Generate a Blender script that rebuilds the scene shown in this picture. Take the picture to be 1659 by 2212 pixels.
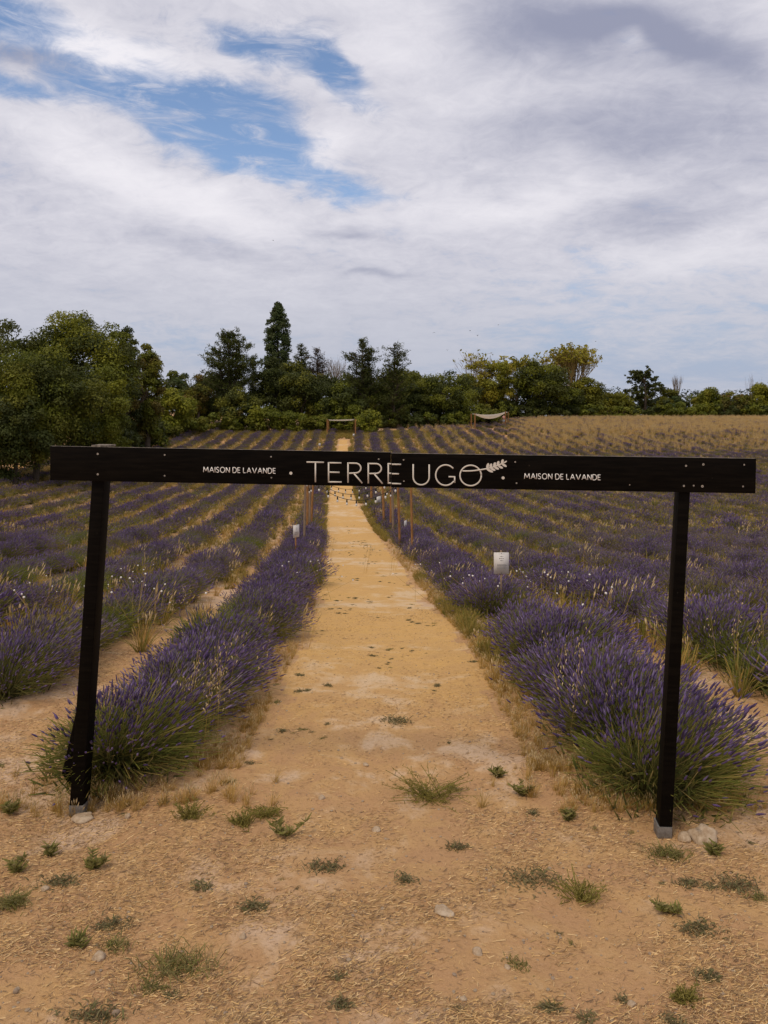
import bpy, math, random
import numpy as np
from mathutils import Vector

random.seed(7)
R = np.random.default_rng(11)
for o in list(bpy.data.objects):
    bpy.data.objects.remove(o)
SC = bpy.context.scene
COL = SC.collection
rad = math.radians

# ------------------------------------------------------------------ camera
CX, YH, F, W = 829.5, 880.0, 1600.0, 1659.0     # measured on a 1659 x 2212 view of the photograph
CZ = 2.36
cam = bpy.data.cameras.new('camera')
cam.sensor_fit = 'HORIZONTAL'; cam.sensor_width = 36.0
cam.lens = 36.0 * F / W
cam.shift_y = -(1106.0 - YH) / W
cam.clip_start = 0.05; cam.clip_end = 5000
cam_o = bpy.data.objects.new('camera', cam); COL.objects.link(cam_o)
cam_o.location = (0, 0, CZ); cam_o.rotation_euler = (rad(90), 0, 0)
SC.camera = cam_o

# ------------------------------------------------------------------ light
SC.view_settings.view_transform = 'Standard'
SC.view_settings.look = 'None'
SC.view_settings.gamma = 1.0
SC.view_settings.use_curve_mapping = False
SC.view_settings.exposure = 0.28
SUN_EL, SUN_AZ = 57.0, 215.0            # degrees, azimuth clockwise from +Y
sd = Vector((math.sin(rad(SUN_AZ)) * math.cos(rad(SUN_EL)), math.cos(rad(SUN_AZ)) * math.cos(rad(SUN_EL)), math.sin(rad(SUN_EL))))
sl = bpy.data.lights.new('sun', 'SUN'); sl.energy = 1.5; sl.angle = rad(10); sl.color = (1.0, 0.83, 0.60)
so = bpy.data.objects.new('sun', sl); COL.objects.link(so)
so.rotation_euler = sd.to_track_quat('Z', 'Y').to_euler(); so.location = (-20, -20, 40)


class NT:
    """tiny node-tree writer"""
    def __init__(s, tree): s.t = tree; s.n = tree.nodes; s.l = tree.links
    def node(s, typ, **kw):
        n = s.n.new(typ)
        for k, v in kw.items(): setattr(n, k, v)
        return n
    def put(s, sock, v):
        if isinstance(v, bpy.types.NodeSocket): s.l.new(v, sock)
        elif v is not None: sock.default_value = v
    def m(s, op, a, b=None, c=None, clamp=False):
        n = s.node('ShaderNodeMath', operation=op); n.use_clamp = clamp
        s.put(n.inputs[0], a); s.put(n.inputs[1], b); s.put(n.inputs[2], c)
        return n.outputs[0]
    def noise(s, vec, scale, detail=4.0, rough=0.55, dist=0.0):
        n = s.node('ShaderNodeTexNoise'); s.put(n.inputs['Vector'], vec)
        n.inputs['Scale'].default_value = scale; n.inputs['Detail'].default_value = detail
        n.inputs['Roughness'].default_value = rough; n.inputs['Distortion'].default_value = dist
        return n.outputs['Fac']
    def ss(s, x, lo, hi):
        n = s.node('ShaderNodeMapRange', interpolation_type='SMOOTHSTEP')
        s.put(n.inputs[0], x); n.inputs[1].default_value = lo; n.inputs[2].default_value = hi
        return n.outputs[0]
    def mix(s, f, a, b, blend='MIX'):
        n = s.node('ShaderNodeMix', data_type='RGBA', blend_type=blend)
        s.put(n.inputs[0], f)
        for i, v in ((6, a), (7, b)):
            if isinstance(v, tuple) and len(v) == 3: v = (*v, 1)
            s.put(n.inputs[i], v)
        return n.outputs[2]
    def xyz(s, x, y, z):
        n = s.node('ShaderNodeCombineXYZ'); s.put(n.inputs[0], x); s.put(n.inputs[1], y); s.put(n.inputs[2], z)
        return n.outputs[0]


world = bpy.data.worlds.new('World'); SC.world = world; world.use_nodes = True
world.node_tree.nodes.clear()
k = NT(world.node_tree)
out = k.node('ShaderNodeOutputWorld'); bg = k.node('ShaderNodeBackground')
bg.inputs['Strength'].default_value = 0.1
k.l.new(bg.outputs[0], out.inputs[0])
sky = k.node('ShaderNodeTexSky', sky_type='NISHITA')
sky.sun_disc = False; sky.sun_elevation = rad(SUN_EL); sky.sun_rotation = rad(SUN_AZ)
sky.air_density = 1.0; sky.dust_density = 0.6; sky.ozone_density = 1.4
tc = k.node('ShaderNodeTexCoord')
nv = k.node('ShaderNodeVectorMath', operation='NORMALIZE'); k.l.new(tc.outputs['Generated'], nv.inputs[0])
sx = k.node('ShaderNodeSeparateXYZ'); k.l.new(nv.outputs[0], sx.inputs[0])
dx, dy, dz = sx.outputs
zc = k.m('MAXIMUM', dz, 0.0)
den = k.m('ADD', zc, 0.24)
cp = k.xyz(k.m('DIVIDE', dx, den), k.m('DIVIDE', dy, den), k.m('MULTIPLY', zc, 1.5))     # a cloud deck seen in perspective
az = k.m('ARCTAN2', dx, dy); el = k.m('ARCSINE', dz)
warp = k.noise(cp, 2.2, 3, 0.6)
waz = k.m('ADD', az, k.m('MULTIPLY', k.m('SUBTRACT', warp, 0.5), 0.16))
wel = k.m('ADD', el, k.m('MULTIPLY', k.m('SUBTRACT', k.noise(cp, 3.1, 3, 0.6), 0.5), 0.08))


def sky_blob(X, Y, rx, ry, ang):
    a = math.atan((X - CX) / F); e = math.atan((YH - Y) / F * math.cos(a))
    rx, ry = rx / F, ry / F
    c, s_ = math.cos(rad(ang)), math.sin(rad(ang))
    da = k.m('SUBTRACT', waz, a); de = k.m('SUBTRACT', wel, e)
    p = k.m('DIVIDE', k.m('ADD', k.m('MULTIPLY', da, c), k.m('MULTIPLY', de, s_)), rx)
    q = k.m('DIVIDE', k.m('SUBTRACT', k.m('MULTIPLY', de, c), k.m('MULTIPLY', da, s_)), ry)
    r2 = k.m('ADD', k.m('MULTIPLY', p, p), k.m('MULTIPLY', q, q))
    return k.m('POWER', 2.718, k.m('MULTIPLY', r2, -1.0))


def blob_sum(lst):
    acc = None
    for (X, Y, rx, ry, ang, w) in lst:
        v = k.m('MULTIPLY', sky_blob(X, Y, rx, ry, ang), w)
        acc = v if acc is None else k.m('ADD', acc, v)
    return acc


blue = blob_sum([(300, 222, 210, 46, -12, 1.0), (540, 280, 190, 66, -20, 1.05), (570, 112, 140, 40, -10, 0.9),
                 (760, 165, 120, 46, -35, 0.8), (690, 400, 170, 28, -14, 0.62), (15, 25, 120, 55, 0, 0.75), (40, 205, 100, 18, -5, 0.5),
                 (420, 745, 260, 60, -5, 0.42), (1400, 700, 420, 110, 0, 0.42), (1450, 800, 500, 60, 0, 0.4)])
dark = blob_sum([(1230, 55, 210, 60, -8, 1.0), (1480, 110, 150, 36, -25, 0.9), (1420, 290, 240, 70, -10, 0.62), (1180, 300, 200, 50, 5, 0.18),
                 (55, 135, 100, 22, 0, 0.8), (760, 500, 70, 12, 0, 0.5), (810, 605, 70, 12, 0, 0.5), (420, 530, 150, 25, -5, 0.25),
                 (1400, 470, 180, 30, 0, 0.35)])
brt = blob_sum([(180, 100, 160, 40, -6, 0.8), (1340, 90, 40, 25, 0, 0.9), (350, 400, 320, 45, -14, 0.55), (740, 310, 50, 40, 0, 0.4),
                (1150, 450, 200, 40, 0, 0.4), (1500, 560, 250, 40, 0, 0.35), (900, 80, 120, 60, 0, 0.2)])
n1 = k.noise(cp, 2.6, 9, 0.62, 0.6)
n2 = k.noise(k.xyz(k.m('MULTIPLY', k.m('DIVIDE', dx, den), 1.0), k.m('MULTIPLY', k.m('DIVIDE', dy, den), 1.7), 0.0), 4.6, 8, 0.62, 0.5)
n4 = k.noise(cp, 13.0, 6, 0.7, 1.0)
nn = k.m('ADD', k.m('ADD', k.m('MULTIPLY', n1, 0.44), k.m('MULTIPLY', n2, 0.30)), k.m('MULTIPLY', n4, 0.26))
dens = k.m('SUBTRACT', k.m('ADD', k.m('MULTIPLY', k.m('SUBTRACT', nn, 0.5), 3.4), 0.96), k.m('MULTIPLY', blue, 1.15))
cover = k.ss(dens, -0.05, 0.78)
wv = k.xyz(k.m('ADD', k.m('MULTIPLY', az, 9.0), k.m('MULTIPLY', el, 12.0)), k.m('MULTIPLY', el, 42.0), 1.7)
wisp = k.ss(k.m('ADD', k.m('MULTIPLY', k.noise(wv, 1.0, 8, .68, 1.2), .75), k.m('MULTIPLY', k.noise(cp, 7.0, 6, .7, .8), .25)), .44, .72)
cover = k.m('MAXIMUM', cover, k.m('MULTIPLY', k.m('MULTIPLY', wisp, .9), k.ss(el, .10, .26)))
shade = k.m('ADD', k.m('MULTIPLY', k.m('SUBTRACT', nn, 0.5), 2.0), k.m('SUBTRACT', brt, dark))
ccol = k.mix(k.ss(shade, -1.0, 0.8), (2.6, 2.75, 3.7), (7.3, 7.1, 7.5))
# towards the horizon the deck thins into pale blue air
hz = k.ss(el, 0.0, 0.30)
ccol = k.mix(hz, k.mix(0.6, ccol, (4.5, 4.55, 5.15)), ccol)
skyc = k.mix(k.ss(el, 0.0, 0.35), (2.0, 2.75, 4.0), sky.outputs[0])
skyc = k.mix(1.0, skyc, (1.20, 1.20, 1.24), 'MULTIPLY')
full = k.mix(cover, skyc, ccol)
lowf = k.m('MULTIPLY', k.m('SUBTRACT', 1.0, k.ss(el, 0.0, 0.22)), 0.72)      # even blue-grey air low over the land
k.l.new(k.mix(lowf, full, (3.75, 4.05, 4.85)), bg.inputs['Color'])

# ------------------------------------------------------------------ helpers
def smooth(a, x): return np.interp(x, a[:, 0], a[:, 1])


def curve(pts, step=0.25, sig=2.2, hi=700):
    pts = np.array(pts, float)
    g = np.arange(-30, hi, step)
    y = np.interp(g, pts[:, 0], pts[:, 1])
    kx = np.arange(-int(4 * sig / step), int(4 * sig / step) + 1) * step
    kern = np.exp(-0.5 * (kx / sig) ** 2); kern /= kern.sum()
    ys = np.convolve(np.pad(y, len(kx) // 2, 'edge'), kern, 'valid')
    # near the camera the profile is kept sharp
    k2 = np.arange(-12, 13) * step; e2 = np.exp(-0.5 * (k2 / .75) ** 2); e2 /= e2.sum()
    y2 = np.convolve(np.pad(y, 12, 'edge'), e2, 'valid')
    w = np.clip((g - 12) / 8, 0, 1); w2 = np.clip((g - 4.2) / 2.5, 0, 1)
    y = (y * (1 - w2) + y2 * w2) * (1 - w) + ys * w
    return lambda v: np.interp(v, g, y)


PROF = curve([(-30, -1.7), (0, -1.98), (2.7, -2.21), (4.2, -2.36), (7.2, -2.56), (9.3, -2.85), (14, -3.5), (20.6, -4.13), (27, -4.75),
              (34, -5.1), (48, -5.64), (62, -5.3), (80, -4.45), (94, -3.23), (105, -2.85), (118, -2.3), (130, -2.03), (140, -2.4), (165, -6), (220, -11), (700, -11)])
PC = curve([(-30, 0), (9, 0), (13.3, -.24), (18, -.44), (25, -1.0), (31, -1.5), (46, -2.65), (78, -4.4), (94, -4.9), (140, -6.5), (700, -6.5)])


def sstep(x):
    x = np.clip(x, 0, 1); return x * x * (3 - 2 * x)


def hash2(ix, iy, s=0):
    h = (ix.astype(np.int64) * 374761393 + iy.astype(np.int64) * 668265263 + s * 974634777) & 0x7fffffff
    h = ((h ^ (h >> 13)) * 1274126177) & 0x7fffffff
    return ((h ^ (h >> 16)) & 0xffff) / 65535.0


def vnoise(x, y, s=0):
    x = np.asarray(x, float); y = np.asarray(y, float)
    ix, iy = np.floor(x), np.floor(y); fx, fy = x - ix, y - iy
    fx, fy = fx * fx * (3 - 2 * fx), fy * fy * (3 - 2 * fy)
    a, b = hash2(ix, iy, s), hash2(ix + 1, iy, s); c, d = hash2(ix, iy + 1, s), hash2(ix + 1, iy + 1, s)
    return (a * (1 - fx) + b * fx) * (1 - fy) + (c * (1 - fx) + d * fx) * fy


def terr(x, y):
    x = np.asarray(x, float); y = np.asarray(y, float)
    u = x - PC(y)
    z = PROF(y) + CZ
    z = z + 1.25 * sstep((-u - 12) / 13) * sstep((y - 15) / 20)
    z = z - 5.0 * sstep((-u - 31) / 18) * sstep((y - 15) / 20)
    near = np.clip((16 - y) / 8, 0, 1)
    z = z + near * (0.05 * (vnoise(x * .9, y * .9, 1) - .5) + 0.022 * (vnoise(x * 4, y * 4, 2) - .5) + 0.012 * (vnoise(x * 11, y * 11, 3) - .5))
    z = z - .045 * np.exp(-((x + 1.80) ** 2 + (y - 4.28) ** 2) / .16)
    z = z + 0.12 * (1 - near) * (vnoise(x * .35, y * .35, 4) - .5)
    return z


def tz(x, y): return float(terr(x, y))


def pix(X, Y, v):
    """point at depth v seen at (X, Y)"""
    return Vector(((X - CX) / F * v, v, CZ - (Y - YH) / F * v))


def ground_at(X, Y, h=0.0):
    """where the line of sight through (X, Y) meets the terrain (raised by h)"""
    vs = np.concatenate([np.arange(1.5, 12, .02), np.arange(12, 60, .05), np.arange(60, 200, .2)])
    g = CZ - (Y - YH) / F * vs - (terr((X - CX) / F * vs, vs) + h)
    i = np.argmax(g <= 0)
    v = vs[i] if g[i] <= 0 else 150.0
    x = (X - CX) / F * v
    return Vector((x, v, tz(x, v)))


def mat(name, base=(.5, .5, .5), rough=0.7, spec=0.3, metal=0.0):
    m = bpy.data.materials.new(name); m.use_nodes = True
    b = m.node_tree.nodes['Principled BSDF']
    b.inputs['Base Color'].default_value = (*base, 1); b.inputs['Roughness'].default_value = rough
    b.inputs['Specular IOR Level'].default_value = spec; b.inputs['Metallic'].default_value = metal
    return m, NT(m.node_tree), b


def attr_mat(name, trans=0.25, rough=0.75, spec=0.15):
    m, t, b = mat(name, rough=rough, spec=spec)
    a = t.node('ShaderNodeAttribute', attribute_name='col')
    t.l.new(a.outputs['Color'], b.inputs['Base Color'])
    if trans:
        tr = t.node('ShaderNodeBsdfTranslucent'); t.l.new(a.outputs['Color'], tr.inputs['Color'])
        mx = t.node('ShaderNodeMixShader'); mx.inputs[0].default_value = trans
        o_ = t.n['Material Output']
        t.l.new(b.outputs[0], mx.inputs[1]); t.l.new(tr.outputs[0], mx.inputs[2]); t.l.new(mx.outputs[0], o_.inputs[0])
    return m


M_PLANT = attr_mat('plant', 0.38)
M_LEAF = attr_mat('leaf', 0.28, 0.6, 0.2)
M_DRY = attr_mat('dry_stem', 0.15, 0.8, 0.1)
M_ATTR = attr_mat('tinted', 0.0, 0.8, 0.15)


def bark(name, c1, c2):
    m, t, b = mat(name, rough=0.85, spec=0.1)
    tcx = t.node('ShaderNodeTexCoord')
    mp = t.node('ShaderNodeMapping'); mp.inputs['Scale'].default_value = (14, 14, 2)
    t.l.new(tcx.outputs['Object'], mp.inputs[0])
    n = t.noise(mp.outputs[0], 3, 6, .6)
    t.l.new(t.mix(t.ss(n, .3, .7), c1, c2), b.inputs['Base Color'])
    return m


M_BARK = bark('bark', (.05, .038, .026), (.12, .095, .07))
M_TWIG = bark('twig', (.16, .12, .09), (.28, .22, .16))
M_POST = bark('stake_wood', (.16, .075, .028), (.36, .19, .075))
M_POSTG = bark('grey_wood', (.16, .12, .09), (.28, .2, .14))


class MB:
    """collects faces (as numpy batches) into one mesh"""
    def __init__(s): s.v = []; s.f = []; s.c = []; s.mi = []; s.n = 0
    def add(s, verts, faces, col=(.5, .5, .5), mi=0):
        verts = np.asarray(verts, float).reshape(-1, 3); faces = np.asarray(faces, int)
        s.v.append(verts); s.f.append(faces + s.n); s.n += len(verts)
        c = np.asarray(col, float)
        s.c.append(np.broadcast_to(c, (len(verts), 3)) if c.ndim == 1 else c)
        s.mi.append(np.full(len(faces), mi))
    def hexa(s, p, col=(.5, .5, .5), mi=0):
        """8 points: front 0-3 (ccw from the front), back 4-7"""
        s.add(p, [(0, 1, 2, 3), (7, 6, 5, 4), (0, 4, 5, 1), (1, 5, 6, 2), (2, 6, 7, 3), (3, 7, 4, 0)], col, mi)
    def tube(s, pts, rads, n=6, col=(.5, .5, .5), mi=0, cap=True):
        pts = np.asarray(pts, float); m = len(pts)
        d = np.gradient(pts, axis=0); d /= np.linalg.norm(d, axis=1)[:, None] + 1e-9
        ref = np.where(np.abs(d[:, 2:3]) > .9, np.array([[1., 0, 0]]), np.array([[0, 0, 1.]]))
        a = np.cross(d, ref); a /= np.linalg.norm(a, axis=1)[:, None] + 1e-9
        b = np.cross(d, a)
        th = np.arange(n) / n * 2 * math.pi
        r = np.broadcast_to(np.asarray(rads, float), (m,))
        V = pts[:, None] + r[:, None, None] * (np.cos(th)[None, :, None] * a[:, None] + np.sin(th)[None, :, None] * b[:, None])
        i, j = np.meshgrid(np.arange(m - 1), np.arange(n), indexing='ij')
        j2 = (j + 1) % n
        q = np.stack([i * n + j, (i + 1) * n + j, (i + 1) * n + j2, i * n + j2], -1).reshape(-1, 4)
        s.add(V, q, col, mi)
        if cap:
            V2 = np.concatenate([V[0], V[-1], pts[:1], pts[-1:]])
            f = [(k_, (k_ + 1) % n, 2 * n) for k_ in range(n)] + [(n + (k_ + 1) % n, n + k_, 2 * n + 1) for k_ in range(n)]
            s.add(V2, f, col, mi)
    def mesh(s, name, mats):
        me = bpy.data.meshes.new(name)
        V = np.concatenate(s.v) if s.v else np.zeros((0, 3))
        me.vertices.add(len(V)); me.vertices.foreach_set('co', V.astype(np.float32).ravel())
        lens = np.concatenate([np.full(len(f), f.shape[1]) for f in s.f]); flat = np.concatenate([f.ravel() for f in s.f])
        me.loops.add(len(flat)); me.loops.foreach_set('vertex_index', flat.astype(np.int32))
        me.polygons.add(len(lens))
        me.polygons.foreach_set('loop_start', np.concatenate([[0], np.cumsum(lens)[:-1]]).astype(np.int32))
        me.polygons.foreach_set('material_index', np.concatenate(s.mi).astype(np.int32))
        C = np.concatenate(s.c); C4 = np.ones((len(C), 4), np.float32); C4[:, :3] = C
        at = me.attributes.new('col', 'FLOAT_COLOR', 'POINT'); at.data.foreach_set('color', C4.ravel())
        for m in (mats if isinstance(mats, (list, tuple)) else [mats]): me.materials.append(m)
        me.update(calc_edges=True)
        return me
    def build(s, name, mats, parent=None, loc=(0, 0, 0), rot=(0, 0, 0)):
        return ob(name, s.mesh(name, mats), parent, loc, rot)


def ob(name, me, parent=None, loc=(0, 0, 0), rot=(0, 0, 0)):
    o = bpy.data.objects.new(name, me); COL.objects.link(o)
    if parent is not None: o.parent = parent
    o.location = loc; o.rotation_euler = rot
    return o


def tag(o, label=None, cat=None, group=None, kind=None):
    for a, b in (('label', label), ('category', cat), ('group', group), ('kind', kind)):
        if b: o[a] = b
    return o


def empty(name, loc, label, cat, group=None, rot=(0, 0, 0)):
    o = ob(name, None, None, loc, rot); o.empty_display_size = .1
    return tag(o, label, cat, group)


def smooth_shade(o):
    o.data.polygons.foreach_set('use_smooth', np.ones(len(o.data.polygons), bool)); return o


PROTO = 0
def scatter(name, protos, pos, rot, scl, idx, kind='stuff'):
    """one stuff object: meshes set on points by geometry nodes"""
    global PROTO
    PROTO += 1
    pc = bpy.data.collections.new(f'{name}_shapes')
    for i, me in enumerate(protos):
        po = bpy.data.objects.new(f'shape_{PROTO:02d}_{i:02d}', me); pc.objects.link(po)
    me = bpy.data.meshes.new(name)
    n = len(pos)
    me.vertices.add(n); me.vertices.foreach_set('co', np.asarray(pos, np.float32).ravel())
    a = me.attributes.new('rot', 'FLOAT_VECTOR', 'POINT'); a.data.foreach_set('vector', np.asarray(rot, np.float32).ravel())
    a = me.attributes.new('scl', 'FLOAT_VECTOR', 'POINT'); a.data.foreach_set('vector', np.asarray(scl, np.float32).ravel())
    a = me.attributes.new('idx', 'INT', 'POINT'); a.data.foreach_set('value', np.asarray(idx, np.int32))
    o = ob(name, me); o['kind'] = kind
    ng = bpy.data.node_groups.new(name + '_nodes', 'GeometryNodeTree')
    ng.interface.new_socket('Geometry', in_out='INPUT', socket_type='NodeSocketGeometry')
    ng.interface.new_socket('Geometry', in_out='OUTPUT', socket_type='NodeSocketGeometry')
    N = ng.nodes
    gi, go = N.new('NodeGroupInput'), N.new('NodeGroupOutput')
    ci = N.new('GeometryNodeCollectionInfo'); ci.inputs['Collection'].default_value = pc
    ci.inputs['Separate Children'].default_value = True; ci.inputs['Reset Children'].default_value = True
    ip = N.new('GeometryNodeInstanceOnPoints'); ip.inputs['Pick Instance'].default_value = True
    def at(nm, ty):
        q = N.new('GeometryNodeInputNamedAttribute'); q.data_type = ty; q.inputs['Name'].default_value = nm
        return q.outputs['Attribute']
    L = ng.links
    L.new(gi.outputs[0], ip.inputs['Points']); L.new(ci.outputs[0], ip.inputs['Instance'])
    L.new(at('idx', 'INT'), ip.inputs['Instance Index']); L.new(at('rot', 'FLOAT_VECTOR'), ip.inputs['Rotation'])
    L.new(at('scl', 'FLOAT_VECTOR'), ip.inputs['Scale']); L.new(ip.outputs[0], go.inputs[0])
    md = o.modifiers.new('scatter', 'NODES'); md.node_group = ng
    return o


def in_frame(x, y, z=0.0, mx=150, ytop=-1e9):
    X = CX + F * x / np.maximum(y, .3)
    return (X > -mx) & (X < W + mx) & (y > 1.8)


# ------------------------------------------------------------------ ground and path
def axis(lo, d0, d1, hi, step, grow, dmid=None):
    """fine between d0 and d1, growing outwards"""
    mid = np.arange(d0, d1, step)
    a = [d1]; s_ = step
    while a[-1] < hi: s_ *= grow; a.append(a[-1] + min(s_, 40))
    b = [d0]; s_ = step
    while b[-1] > lo: s_ *= grow; b.append(b[-1] - min(s_, 40))
    return np.concatenate([np.array(b[1:][::-1]), mid, np.array(a)])


gx = axis(-420, -3.0, 3.0, 420, .05, 1.09)
gx = np.unique(np.concatenate([gx, np.arange(-7, -3.0, .13)]))
gy = axis(-40, 2.2, 8.5, 900, .05, 1.04)
GX, GY = np.meshgrid(gx, gy)
GZ = terr(GX, GY)
PV = np.stack([GX, GY, GZ], -1).reshape(-1, 3)
nx, ny = len(gx), len(gy)
ii, jj = np.meshgrid(np.arange(ny - 1), np.arange(nx - 1), indexing='ij')
Q = np.stack([ii * nx + jj, ii * nx + jj + 1, (ii + 1) * nx + jj + 1, (ii + 1) * nx + jj], -1).reshape(-1, 4)
cen = PV[Q].mean(1)
uu = cen[:, 0] - PC(cen[:, 1])
hw = np.interp(cen[:, 1], [30, 62, 90], [.92, .66, .52]) + 0.22 * (vnoise(cen[:, 1] * .8, cen[:, 0] * 0 + np.sign(uu) * 9, 5) - .5) + 0.2 * (vnoise(cen[:, 0] * 5, cen[:, 1] * 5, 6) - .5)
inpath = (np.abs(uu) < hw) & (cen[:, 1] > 4.3 + .4 * vnoise(cen[:, 0] * 3, cen[:, 1] * 0, 7)) & (cen[:, 1] < 86)
intrack = (np.abs(uu + 23.3 + 0.5 * (vnoise(cen[:, 1] * .3, 0 * uu, 8) - .5)) < 1.5) & (cen[:, 1] > 12) & (cen[:, 1] < 92)


def earth(name, tint, pale, gold, path=False):
    m, t, b = mat(name, rough=0.95, spec=0.05)
    g = t.node('ShaderNodeNewGeometry'); P = g.outputs['Position']
    big = t.noise(P, 0.55, 4, .6, .3); mid = t.noise(P, 3.2, 6, .65, .4); fine = t.noise(P, 42, 5, .7); grit = t.noise(P, 160, 3, .7)
    c = t.mix(t.ss(mid, .35, .68), tint, gold)
    c = t.mix(t.ss(t.m('ADD', t.m('MULTIPLY', big, .6), t.m('MULTIPLY', mid, .4)), .50, .60), c, pale)
    deb = t.noise(P, 7.5, 7, .75, .6)
    c = t.mix(t.m('MULTIPLY', t.ss(deb, .56, .70), .45), c, tuple(x * .55 for x in tint))
    c = t.mix(t.m('MULTIPLY', t.ss(fine, .50, .72), .55), c, tuple(x * .52 for x in tint))
    c = t.mix(t.m('MULTIPLY', t.ss(grit, .58, .75), .5), c, tuple(min(1, x * 1.45) for x in pale))
    if path:            # trodden foreground earth carries on into the first metres of the path
        sp = t.node('ShaderNodeSeparateXYZ'); t.l.new(P, sp.inputs[0])
        w_ = t.ss(t.m('ADD', sp.outputs[1], t.m('MULTIPLY', mid, 2.2)), 5.0, 9.5)
        e_ = t.mix(t.ss(mid, .35, .68), (.45, .265, .135), (.51, .315, .14))
        e_ = t.mix(t.ss(t.m('ADD', t.m('MULTIPLY', big, .6), t.m('MULTIPLY', mid, .4)), .50, .57), e_, (.575, .405, .27))
        e_ = t.mix(t.m('MULTIPLY', t.ss(fine, .50, .72), .55), e_, (.22, .14, .07))
        c = t.mix(w_, e_, c)
    t.l.new(c, b.inputs['Base Color'])
    bp = t.node('ShaderNodeBump'); bp.inputs['Strength'].default_value = .7; bp.inputs['Distance'].default_value = .016
    t.l.new(t.m('ADD', fine, t.m('MULTIPLY', grit, .5)), bp.inputs['Height']); t.l.new(bp.outputs[0], b.inputs['Normal'])
    return m


M_EARTH = earth('dry_earth', (.45, .265, .135), (.575, .405, .27), (.51, .315, .14))
M_PATH = earth('path_sand', (.56, .345, .14), (.63, .46, .28), (.60, .365, .13), True)
M_TRACK = earth('track_sand', (.55, .31, .12), (.6, .37, .16), (.56, .33, .12))


def sub_mesh(name, mask, m):
    q = Q[mask]; used = np.unique(q); re = np.zeros(len(PV), int); re[used] = np.arange(len(used))
    mb = MB(); mb.add(PV[used], re[q])
    return tag(smooth_shade(mb.build(name, m)), kind='structure')


ground = sub_mesh('ground', ~(inpath | intrack), M_EARTH)
path = sub_mesh('dirt_path', inpath, M_PATH)
track = sub_mesh('dirt_track', intrack & ~inpath, M_TRACK)

# ------------------------------------------------------------------ plant shapes
def blades(mb, base, mid, tip, w0, w1, col0, col1, rng):
    """N two-segment blades"""
    n = len(base)
    d = tip - base
    rnd = rng.normal(size=(n, 3)); rnd[:, 2] *= .3
    s_ = np.cross(d, rnd); s_ /= np.linalg.norm(s_, axis=1)[:, None] + 1e-9
    w0 = np.broadcast_to(w0, (n,))[:, None] * .5; w1 = np.broadcast_to(w1, (n,))[:, None] * .5
    V = np.stack([base - s_ * w0, base + s_ * w0, mid + s_ * (w0 * .6 + w1 * .4), mid - s_ * (w0 * .6 + w1 * .4), tip + s_ * w1, tip - s_ * w1], 1)
    C = np.stack([col0, col0, (col0 + col1) / 2, (col0 + col1) / 2, col1, col1], 1)
    o = (np.arange(n) * 6)[:, None]
    q = np.concatenate([o + np.array([[0, 1, 2, 3]]), o + np.array([[3, 2, 4, 5]])])
    mb.add(V.reshape(-1, 3), q, C.reshape(-1, 3))


def spikes(mb, p, d, ln, r, col, rng, sides=4, rings=((0, .45), (.28, 1.), (.62, .8), (1., .12))):
    n = len(p)
    d = d / (np.linalg.norm(d, axis=1)[:, None] + 1e-9)
    a = np.cross(d, rng.normal(size=(n, 3))); a /= np.linalg.norm(a, axis=1)[:, None] + 1e-9
    b = np.cross(d, a)
    th = np.arange(sides) / sides * 2 * math.pi
    V = []
    for (t, rr) in rings:
        V.append(p[:, None] + d[:, None] * (ln * t)[:, None, None] + (r * rr)[:, None, None] * (np.cos(th)[None, :, None] * a[:, None] + np.sin(th)[None, :, None] * b[:, None]))
    V = np.stack(V, 1)                      # n, rings, sides, 3
    m = len(rings)
    i, j = np.meshgrid(np.arange(m - 1), np.arange(sides), indexing='ij'); j2 = (j + 1) % sides
    q0 = np.stack([i * sides + j, i * sides + j2, (i + 1) * sides + j2, (i + 1) * sides + j], -1).reshape(-1, 4)
    q = (np.arange(n) * m * sides)[:, None, None] + q0[None]
    # whorls of the spike differ a little in tone
    sh = rng.uniform(.75, 1.25, (n, m, 1, 1))
    C = np.broadcast_to(col[:, None, None, :] * sh, V.shape)
    mb.add(V.reshape(-1, 3), q.reshape(-1, 4), C.reshape(-1, 3))


def pick(rng, n, pal, jit=.18):
    pal = np.array(pal); c = pal[rng.integers(0, len(pal), n)]
    return c * rng.uniform(1 - jit, 1 + jit, (n, 1))


VIOLET = [(.155, .10, .235), (.19, .13, .29), (.13, .085, .18), (.26, .20, .36), (.18, .13, .20)]
GREYV = [(.20, .155, .215), (.23, .18, .225), (.165, .13, .18), (.20, .165, .155), (.27, .22, .265)]
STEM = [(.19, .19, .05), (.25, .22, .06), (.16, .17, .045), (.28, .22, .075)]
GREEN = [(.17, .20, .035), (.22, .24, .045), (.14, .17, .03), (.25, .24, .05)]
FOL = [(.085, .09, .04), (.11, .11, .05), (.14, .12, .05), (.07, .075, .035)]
GOLD = [(.56, .36, .10), (.47, .30, .085), (.62, .42, .15), (.40, .27, .08)]
OLIVE = [(.32, .26, .065), (.40, .31, .09), (.25, .22, .05), (.45, .34, .12)]


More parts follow.
